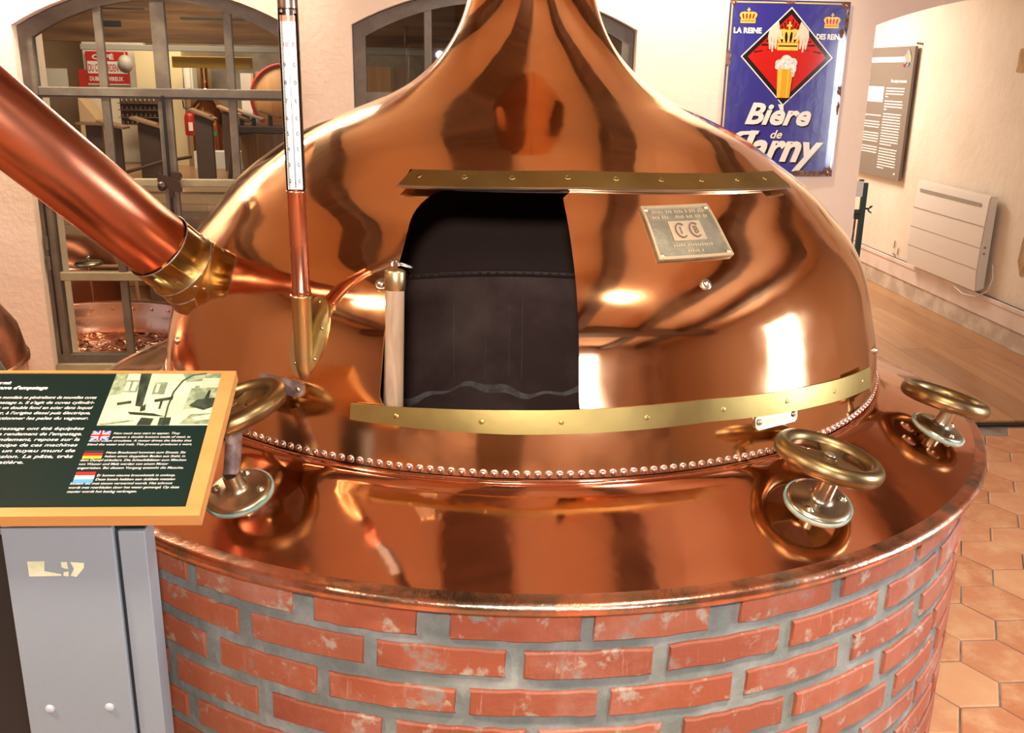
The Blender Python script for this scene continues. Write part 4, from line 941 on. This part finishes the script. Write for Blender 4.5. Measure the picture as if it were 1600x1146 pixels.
for (nl, v0) in ((1, .47), (3, .42), (4, .33), (3, .22)):
    for k in range(nl): bars(.75, .45, v0-k*.0215)
q.ext([[(.45, .58), (.75, .58), (.75, .70), (.45, .70)]], 0, .0015, pfn)
q.build('panel_text', M['white'], panel)
q = MB(); q.ext([ell(.085, .045, .015, .008, 12)], 0, .002, pfn); q.build('corner_logo', M['white'], panel)
q = MB()
for y in (5.0, 5.9): q.tube([(XR, y, 1.90), (PX+.005, y+.02, 1.905)], .008, 8)
q.build('hanging_hook', M['slot'], panel)
# easel in the hall
es = empty('easel', (1.85, 2.62, .022), 'dark green display easel standing in the hall behind the wall corner', 'easel')
q = MB(); q.bbox(1.993, 2.020, 2.585, 2.610, .022, 1.125, .003); q.build('leg', M['greenpost'], es)
q = MB(); q.bbox(1.45, 1.477, 2.585, 2.610, .022, 1.125, .003); q.build('leg', M['greenpost'], es)
q = MB(); q.tube([(1.735, 2.60, 1.10), (1.735, 3.0, .03)], .012, 8); q.build('leg', M['greenpost'], es)
q = MB(); q.bbox(1.44, 1.995, 2.588, 2.606, .955, .985, .003); q.bbox(1.44, 1.995, 2.588, 2.606, .50, .53, .003); q.build('crossbar', M['greenpost'], es)
q = MB(); q.tube([(1.975, 2.60, .955), (1.968, 2.59, .50)], .006, 8); q.build('brace_rod', M['iron'], es)
q = MB(); q.box(1.46, 1.988, 2.574, 2.582, 1.055, 1.135); q.build('white_sheet', M['paper'], es)
q = MB(); q.tube([(2.02, 2.598, .990), (2.036, 2.598, .990)], .005, 8); q.ext([[(2.036, .984), (2.058, .998), (2.060, 1.006), (2.048, 1.004), (2.040, .992), (2.046, .978), (2.058, .972), (2.056, .964), (2.040, .974)]], -.003, .003, lambda u, v, w_: Vector((u, 2.598+w_, v))); q.build('wing_nut', M['darkplastic'], es)
q = MB(); q.bbox(1.965, 1.993, 2.580, 2.612, .935, .965, .004); q.bbox(1.975, 1.993, 2.58, 2.612, 1.128, 1.142, .003); q.build('clamp', M['darkplastic'], es)
# ------------------------------------------------------------------ windows in the wall
def window(num, x0, x1, zs, zc, cols, rows, extra, split=None):
    y0, y1 = YB+.055, YB+.100; root = MB(); zb = .305
    outer_ = arch_loop(x0, x1, zs, zc, zb); fwid = .052
    innr = arch_loop(x0+fwid, x1-fwid, zs-.042, zc-fwid*.9, zb+fwid)
    root.ext([outer_, innr], 0, y1-y0, lambda u, v, w_: Vector((u, y0+w_, v)))
    o_ = root.build('window_%d' % num, M['frame']); o_['kind'] = 'structure'
    cxm = (x0+x1)/2; h_ = zc-zs; a_ = (x1-x0)/2; R_ = (a_*a_+h_*h_)/(2*h_); cz = zc-R_
    top = lambda x: cz+sqrt(R_**2-(x-cxm)**2)-fwid*.9+.01
    for x, wd in cols:
        b = MB(); b.bbox(x-wd/2, x+wd/2, y0+.008, y1-.008, zb+fwid-.01, top(x), .004); b.build('mullion', M['frame'], o_)
    if split:
        b = MB(); b.box(split-.006, split+.006, y0-.001, y0+.012, zb+fwid, 1.525); b.build('casement_gap', M['black'], o_)
    for z, wd, m_ in rows:
        b = MB(); b.bbox(x0+fwid-.005, x1-fwid+.005, y0+.004, y1-.006, z-wd/2, z+wd/2, .004); b.build('transom', M[m_], o_)
    g_ = MB(); g_.box(x0+.03, x1-.03, (y0+y1)/2-.002, (y0+y1)/2+.002, zb+.03, zs-.03)
    g_.ext([arch_loop(x0+.03, x1-.03, zs-.03, zc-.03, zs-.031)], -.002, .002, lambda u, v, w_: Vector((u, (y0+y1)/2+w_, v)))
    g_.build('pane', M['glass'], o_)
    b = MB(); b.box(x0, x1, YB+.02, y0+.01, zb-.012, zb+.012); b.build('window_sill', M['sill'], o_)
    return o_
w1 = window(1, -1.982, -.818, 1.797, 1.960, [(-1.655, .034), (-1.405, .060), (-1.115, .034)], [(1.532, .046, 'frame'), (1.150, .034, 'sill'), (.725, .040, 'sill')], None, -1.408)
b = MB(); b.box(-1.93, -.87, YB+.052, YB+.062, 1.515, 1.520); b.box(-1.965, -1.958, YB+.052, YB+.062, .36, 1.515); b.build('casement_gap', M['black'], w1)
window(2, -.582, .642, 1.827, 1.980, [(-.262, .034), (.03, .05), (.32, .034)], [(1.532, .046, 'frame'), (1.150, .034, 'sill'), (.725, .04, 'sill')], None, None)
lt_ = MB()
lt_.tube([(-1.372, YB+.05, 1.180), (-1.372, YB+.018, 1.180)], .022, 20); lt_.ext([[(-1.44, 1.198), (-1.352, 1.160), (-1.345, 1.118), (-1.385, 1.118), (-1.45, 1.165)]], -.006, .006, lambda u, v, w_: Vector((u, YB+.015+w_, v)))
lt_.sphere((-1.430, YB+.008, 1.142), .019, (1, 1, 1.2), 16, 8); lt_.box(-1.405, -1.39, YB+.02, YB+.05, 1.09, 1.15)
lt_.build('latch', mat('dark_latch', (.10, .08, .07), .3, .8), w1)
for z in (1.35, .79, .88):
    h = MB(); h.tube([(-1.968, YB+.045, z-.03), (-1.968, YB+.045, z+.03)], .009, 10); h.build('hinge', M['frame'], w1)
# windows that let the daylight in, behind and beside the camera
def plain_window(num, fn, u0, u1, v0, v1):
    b = MB(); b.ext([[(u0, v0), (u1, v0), (u1, v1), (u0, v1)], [(u0+.05, v0+.05), (u1-.05, v0+.05), (u1-.05, v1-.05), (u0+.05, v1-.05)]], 0, .05, fn)
    c = (u0+u1)/2; b.ext([[(c-.02, v0+.04), (c+.02, v0+.04), (c+.02, v1-.04), (c-.02, v1-.04)]], .005, .045, fn)
    vm = v0+(v1-v0)*.6; b.ext([[(u0+.04, vm-.015), (u1-.04, vm-.015), (u1-.04, vm+.015), (u0+.04, vm+.015)]], .008, .042, fn)
    o_ = b.build('window_%d' % num, M['frame']); o_['kind'] = 'structure'
plain_window(3, lambda u, v, w_: Vector((XR+.08+w_, u, v)), -1.62, -.88, .90, 2.0)
plain_window(4, lambda u, v, w_: Vector((u, YF-.12+w_, v)), 0.95, 1.35, 1.45, 2.15)
dr = MB(); dr.bbox(-1.3, -.35, YF, YF+.05, 0, 2.05, .01)
for (xa, xb) in ((-1.22, -.86), (-.79, -.43)):
    dr.box(xa, xb, YF+.05, YF+.06, .2, .95); dr.box(xa, xb, YF+.05, YF+.06, 1.1, 1.95)
struct(dr, 'door_1', M['beam'])
# ------------------------------------------------------------------ second vessel at the left edge
ves = empty('copper_vessel', (-1.98, .62, 0), 'copper vessel cut off by the left edge before the plaster wall', 'vessel')
v_ = MB(); v_.lathe([(.44, .0), (.44, .70), (.445, .72), (.44, .76), (.425, .83), (.38, .90), (.28, .96), (.12, .99), (0, 1.0)], (-1.98, .62, 0), n=64); v_.build('vessel_body', M['tube'], ves)
v_ = MB(); v_.lathe([(.440, .715), (.450, .722), (.450, .736), (.440, .742)], (-1.98, .62, 0), n=64); v_.build('rim_band', M['lip'], ves)
v_ = MB(); random.seed(4)
v_.lathe([(0, .86), (.05, .858), (.085, .84), (.10, .80), (.10, .2), (.0, .2)], (-1.52, .28, 0), n=28); tag(v_.build('insulated_valve', M['speckle']), 'dark speckled rounded top beside the left copper vessel', 'valve')
pb = MB(); pb.bbox(-1.60, -.905, -.93, -.90, .0, .92, .004); tag(pb.build('black_screen', M['darkblock']), 'black upright sheet behind the grey stand at the lower left', 'screen')
# ------------------------------------------------------------------ the room behind the windows
ff = MB(); ff.box(-9, .98, 2.32, 19, -.06, -.002); struct(ff, 'floor_far_room', M['farfloor'])
fw_ = MB(); fw_.box(-9, .98, 16.6, 16.8, 0, 3.0); fw_.box(-9.1, -9, 2.32, 16.6, 0, 3.0); fw_.box(.98, 1.0, 2.32, 16.8, 0, 3.0); struct(fw_, 'wall_far_room', M['farwall'])
fc = MB(); fc.box(-9, 1.0, 2.32, 16.8, 3.0, 3.1); struct(fc, 'ceiling_far_room', M['bulkhead'])
bk_ = MB(); bk_.box(-8.9, .95, 12.9, 13.3, 1.97, 2.99); o = bk_.build('trim_11', M['bulkhead']); o['kind'] = 'structure'
for (x0, x1, z0, z1, k) in ((-5.1, -4.85, 2.18, 2.26, 12), (-4.0, -2.6, 2.30, 2.33, 13), (-5.3, -4.5, 2.42, 2.44, 14)):
    q = MB(); q.box(x0, x1, 12.885, 12.9, z0, z1); o = q.build('trim_%d' % k, M['black']); o['kind'] = 'structure'
gw = MB(); gw.box(-4.4, .95, 16.48, 16.58, 0, 2.9); struct(gw, 'wall_grey_far', M['greywall'])
pil = MB(); pil.box(-5.32, -4.56, 15.0, 15.4, 0, 1.95); o = pil.build('wall_pier', mat('cream_pier', (.66, .54, .33), .9)); o['kind'] = 'structure'
wp = MB(); wp.box(-6.35, -5.32, 15.55, 15.7, 0, 2.6); struct(wp, 'wall_white_far', mat('pale_far_wall', (.80, .74, .60), .9))
nb = MB(); nb.ext([[(-6.32, 0), (-5.95, 0), (-5.95, .62), (-6.32, 1.12)], ], 15.0, 15.5, lambda u, v, w_: Vector((u, w_, v))); o = nb.build('trim_15', mat('tan_slope', (.70, .48, .27), .9)); o['kind'] = 'structure'
tr_ = MB(); tr_.bbox(-5.30, -.15, 12.4, 12.5, 1.845, 1.925, .01); tag(tr_.build('cable_tray', M['traymetal']), 'pale horizontal cable tray under the far beam', 'cable tray')
yb = MB(); yb.bbox(-4.33, -3.13, 13.5, 13.6, 1.62, 1.79, .01); tag(yb.build('yellow_beam', M['yellowbeam']), 'yellow steel beam under the far ceiling', 'beam')
cs = empty('cafe_sign', (-5.95, 15.5, 1.3), 'red and white café sign on the far wall', 'sign')
q = MB(); q.box(-6.28, -5.58, 15.47, 15.5, 1.32, 1.86); q.build('plate', M['red'], cs)
q = MB(); q.box(-6.26, -5.60, 15.462, 15.47, 1.50, 1.70); q.box(-6.28, -5.58, 15.462, 15.47, 1.315, 1.33); q.build('white_band', M['white'], cs)
q = MB(); cf = lambda u, v, w_: Vector((u, 15.458-w_, v))
put_text(q, 'CAFÉ', -6.17, 1.735, .105, cf, 0, width=.36, bold=.004); put_text(q, 'DUBLING VIREUX', -6.24, 1.38, .095, cf, 0, width=.56, bold=.003)
put_text(q, 'DU COQ ARDENNAIS', -6.245, 1.535, .17, cf, 0, 1, width=.63, bold=.003); q.build('sign_text', [M['white'], M['red']], cs)
q = MB(); q.box(-6.42, -6.30, 15.46, 15.5, 1.18, 1.56); tag(q.build('small_red_sign', M['red']), 'small red plate left of the café sign', 'sign')
q = MB(); q.box(-7.10, -6.62, 15.46, 15.5, 1.22, 1.57); tag(q.build('cream_board', M['offwhite']), 'blank cream board on the far wall at the left', 'board')
q = MB(); q.sphere((-5.30, 14.4, 1.66), .12, (1, 1, 1.2), 16, 8); q.tube([(-5.30, 14.4, 1.78), (-5.30, 14.4, 1.95)], .012, 8); tag(q.build('spotlight', M['slot']), 'round grey spotlight hanging before the café sign', 'spotlight')
rk = empty('bottle_rack', (-5.25, 14.9, .7), 'dark rack for rows of bottles at the foot of the pier', 'rack')
q = MB(); q.box(-5.62, -4.92, 14.95, 15.0, .68, 1.14); q.build('back_panel', M['lectern'], rk)
q = MB()
for z in (.74, .86, .98, 1.09): q.box(-5.62, -4.92, 14.80, 14.95, z-.06, z-.05)
q.build('shelf', M['lectern'], rk)
pb_ = None
for r_, z in enumerate((.74, .86, .98, 1.09)):
    for k in range(9):
        if pb_ is None:
            m_ = MB(); m_.lathe([(0, 0), (.026, 0), (.028, .035), (.012, .055), (.010, .075), (0, .076)], (0, 0, 0), n=10); pb_ = m_.build('bottle', M['bottle']); o = pb_
        else: o = pb_.copy(); COL.objects.link(o)
        o.location = (-5.56+k*.075, 14.87, z-.0495); tag(o, 'small shiny bottle standing in the dark rack by the pier', 'bottle', 'bottles in the rack by the pier')
def lectern(x, y, wd, zt, lab, tilt=.22, pw=.16, flip=1):
    e = empty('lectern', (x, y, 0), lab, 'lectern', 'lecterns in the far room')
    q = MB(); q.bbox(x-pw/2, x+pw/2, y-.05, y+.05, 0, zt-.03, .004); q.build('pedestal', M['lectern'], e)
    q = MB(); q.ext([[(x-wd/2, zt+tilt*wd/2*flip), (x+wd/2, zt-tilt*wd/2*flip), (x+wd/2, zt-.03-tilt*wd/2*flip), (x-wd/2, zt-.03+tilt*wd/2*flip)]], y-.16, y+.16, lambda u, v, w_: Vector((u, w_, v))); q.build('top_board', M['lecterntop'], e)
lectern(-5.25, 12.5, .42, .84, 'dark lectern at the far left of the back room', .02, .22)
lectern(-4.82, 12.0, .36, .86, 'lectern with a wide board left of the window catch', .25, .20)
lectern(-4.50, 12.6, .46, .86, 'lectern with a sloping board before the cream pier', .30, .30)
lectern(-3.80, 13.0, .36, .97, 'lectern right of the fire extinguisher', .40, .26)
lectern(-3.66, 14.2, .34, .98, 'second lectern right of the fire extinguisher', .40, .22)
lectern(-3.36, 14.0, .30, .95, 'third lectern right of the fire extinguisher', .40, .12)
q = MB(); q.tube([(-4.9, 12.2, .12), (-4.3, 12.4, .30), (-4.0, 12.9, .33)], .025, 8); q.tube([(-5.0, 12.2, .83), (-4.9, 12.2, .12)], .025, 8); tag(q.build('barrier_rail', M['lectern']), 'low dark rail round the lecterns in the far room', 'rail')
ext_ = empty('fire_extinguisher', (-4.46, 14.9, .5), 'red fire extinguisher hung on the cream pier', 'fire extinguisher')
q = MB(); q.lathe([(0, .52), (.085, .52), (.095, .54), (.095, .83), (.07, .89), (.03, .91), (0, .91)], (-4.46, 14.88, 0), n=24); q.build('cylinder_body', M['extred'], ext_)
q = MB(); q.tube([(-4.46, 14.88, .90), (-4.46, 14.88, .97), (-4.40, 14.86, .98)], .018, 8); q.tube([(-4.46, 14.82, .95), (-4.53, 14.8, .97), (-4.54, 14.8, 1.1)], .012, 8); q.build('valve_head', M['darkplastic'], ext_)
q = MB(); q.box(-4.47, -4.40, 14.78, 14.785, .60, .74); q.build('label_plate', M['offwhite'], ext_)
q = MB(); q.lathe([(.50, 0), (.50, .55), (.46, .75), (.36, .92), (.20, 1.08), (.09, 1.20), (.07, 1.35), (.06, 1.8)], (-4.42, 15.95, 0), n=40); tag(q.build('far_copper_kettle', M['copper']), 'small copper kettle dome beyond the fire extinguisher', 'kettle')
q = MB(); q.box(-4.40, -4.10, 15.2, 15.25, .5, .56); tag(q.build('green_bar', mat('green_bar', (.02, .22, .10), .5)), 'short green bar behind the lectern by the extinguisher', 'bar')
q = MB(); q.box(-4.35, -3.55, 14.5, 14.8, .0, .28); tag(q.build('white_crate', M['white']), 'low white crate on the far floor', 'crate')
q = MB(); q.box(-4.44, -4.30, 14.6, 14.9, 1.22, 1.62); q.box(-4.40, -4.33, 14.55, 14.6, 1.3, 1.75); tag(q.build('white_canister', M['offwhite']), 'white upright canister by the pier under the yellow beam', 'canister')
ba = empty('barrel_end', (-2.75, 14.0, 1.0), 'round wooden barrel end with red hoop at the right of the far room', 'barrel')
q = MB(); q.lathe([(0, 0), (.50, 0), (.50, .6)], (-2.72, 13.9, 1.18), (0, 1, 0), 40); q.build('barrel_head', M['orangewood'], ba)
q = MB(); q.lathe([(.50, -.01), (.54, -.01), (.54, .1), (.50, .1)], (-2.72, 13.9, 1.18), (0, 1, 0), 40); q.build('hoop', M['red'], ba)
q = MB(); q.box(-3.45, -3.28, 14.2, 14.4, 0, 1.55); tag(q.build('white_post', M['white']), 'white post left of the barrel', 'post')
q = MB(); q.box(-3.28, -2.2, 14.6, 14.8, 0, 1.58); tag(q.build('terracotta_board', mat('terracotta_board', (.48, .20, .10), .7)), 'terracotta coloured board behind the barrel', 'board')
ck = empty('slatted_cask', (-2.5, 11.2, 0), 'wooden slatted cask with a dark metal top shelf', 'cask')
q = MB(); q.lathe([(.50, 0), (.56, .45), (.56, .82)], (-2.36, 11.3, 0), n=48); q.build('staves', M['cask'], ck)
q = MB(); q.box(-2.95, -1.7, 10.8, 11.9, .83, .90); q.box(-2.93, -1.7, 10.82, 11.9, .78, .80); q.build('metal_top', M['lectern'], ck)
q = MB(); q.tube([(-2.92, 10.85, .80), (-3.05, 10.9, .0)], .03, 8); q.build('support', M['lectern'], ck)
for k, (x, z) in enumerate(((-2.72, 1.02), (-2.50, 1.05), (-2.88, 1.0))):
    e = empty('display_card', (x, 11.2, .9), 'small sloping display card on the metal shelf, %s' % ('middle one', 'right one', 'left one')[k], 'display card', 'display cards on the metal shelf')
    q = MB(); q.ext([[(x-.13, z+.05), (x+.13, z-.03), (x+.13, z-.05), (x-.13, z+.03)]], 11.1, 11.3, lambda u, v, w_: Vector((u, w_, v))); q.build('card', M['lecterntop'] if k else M['offwhite'], e)
    q = MB(); q.box(x-.02, x+.02, 11.15, 11.25, .90, z); q.build('foot', M['darkplastic'], e)
od = empty('orange_door', (-1.0, 12.2, 0), 'orange wooden door seen through the middle window', 'door')
q = MB(); q.box(-1.75, -.93, 12.1, 12.16, 0, 1.68); q.build('door_leaf', M['orangewood'], od)
q = MB(); q.box(-.88, -.72, 12.08, 12.2, 0, 1.68); q.box(-.92, -.89, 12.06, 12.1, 0, 1.66); q.build('door_frame', M['lecterntop'], od)
# close to the window: plank partition, copper tun, wheel on a stem
pw_ = MB(); pw_.box(-6.5, -.9, 5.2, 5.26, 0, .735); pw_.box(-6.5, -.9, 5.18, 5.28, .735, .765); tag(pw_.build('plank_partition', M['plankwall']), 'pale plank partition behind the lower window panes', 'partition')
q = MB(); q.box(-2.33, -.95, 4.7, 5.1, 0, .60); tag(q.build('dark_chest', M['lectern']), 'dark low chest before the plank partition', 'chest')
tun = empty('open_copper_tun', (-2.2, 2.95, 0), 'open shallow copper tun with crinkled bottom seen through lowest panes', 'tun')
q = MB(); q.lathe([(.60, .06), (.615, .16), (.622, .165), (.625, .235), (.635, .252), (.65, .250), (.655, .235), (.65, .02), (.60, .0)], (-2.16, 2.98, 0), n=96); q.build('tun_wall', M['tun'], tun)
# crinkled copper bottom
n = 60; vs = []; fs = []
for i in range(n+1):
    for j in range(n+1):
        x, y = -.61+1.22*i/n, -.61+1.22*j/n
        r_ = hypot(x, y); s = min(1, .61/max(r_, 1e-6)) if r_ > .61 else 1
        x *= s; y *= s; z = .065+.012*sin(x*19+3*sin(y*11))*cos(y*23+2*sin(x*17))+.006*sin(x*57+y*31)
        vs.append((-2.16+x, 2.98+y, z))
for i in range(n):
    for j in range(n): fs.append((i*(n+1)+j, (i+1)*(n+1)+j, (i+1)*(n+1)+j+1, i*(n+1)+j+1))
MB().add(vs, fs, True).build('crinkled_bottom', M['foil'], tun, fix=False)
for k in range(14):
    a = radians(20+k*11); b = MB(); b.sphere((-2.16+.617*cos(a), 2.98+.617*sin(a), .205), .009, (1, 1, .5), 10, 5, 0, (-cos(a), -sin(a), 0), True); b.build('rivet', M['rivet'], tun)
hw = empty('valve_wheel', (-2.36, 3.9, 0), 'pale round valve wheel on a thin stem above the open tun', 'valve wheel')
q = MB(); q.lathe([(0, .455), (.075, .452), (.088, .44), (.080, .43), (0, .43)], (-2.44, 3.85, 0), n=32); q.sphere((-2.44, 3.85, .475), .016, seg=12); q.build('wheel', M['flange'], hw)
q = MB(); q.tube([(-2.44, 3.85, .44), (-2.42, 3.85, .0)], .011, 10); q.build('stem', M['tube'], hw)
q = MB(); q.tube([(-3.2, 4.03, .385), (-2.1, 4.03, .385)], .013, 10); q.tube([(-2.22, 4.03, .385), (-2.20, 4.03, 0)], .012, 10); q.tube([(-3.2, 4.03, .355), (-2.3, 4.03, .355)], .006, 8); tag(q.build('pipe_rail', M['lecterntop']), 'thin copper coloured pipe rail behind the valve wheel', 'rail')
q = MB(); q.lathe([(0, .52), (.25, .47), (.40, .34), (.46, .20), (.46, 0)], (-2.95, 4.55, 0), n=48); tag(q.build('round_lid', M['pipe']), 'brown copper lid low behind the valve wheel', 'lid')
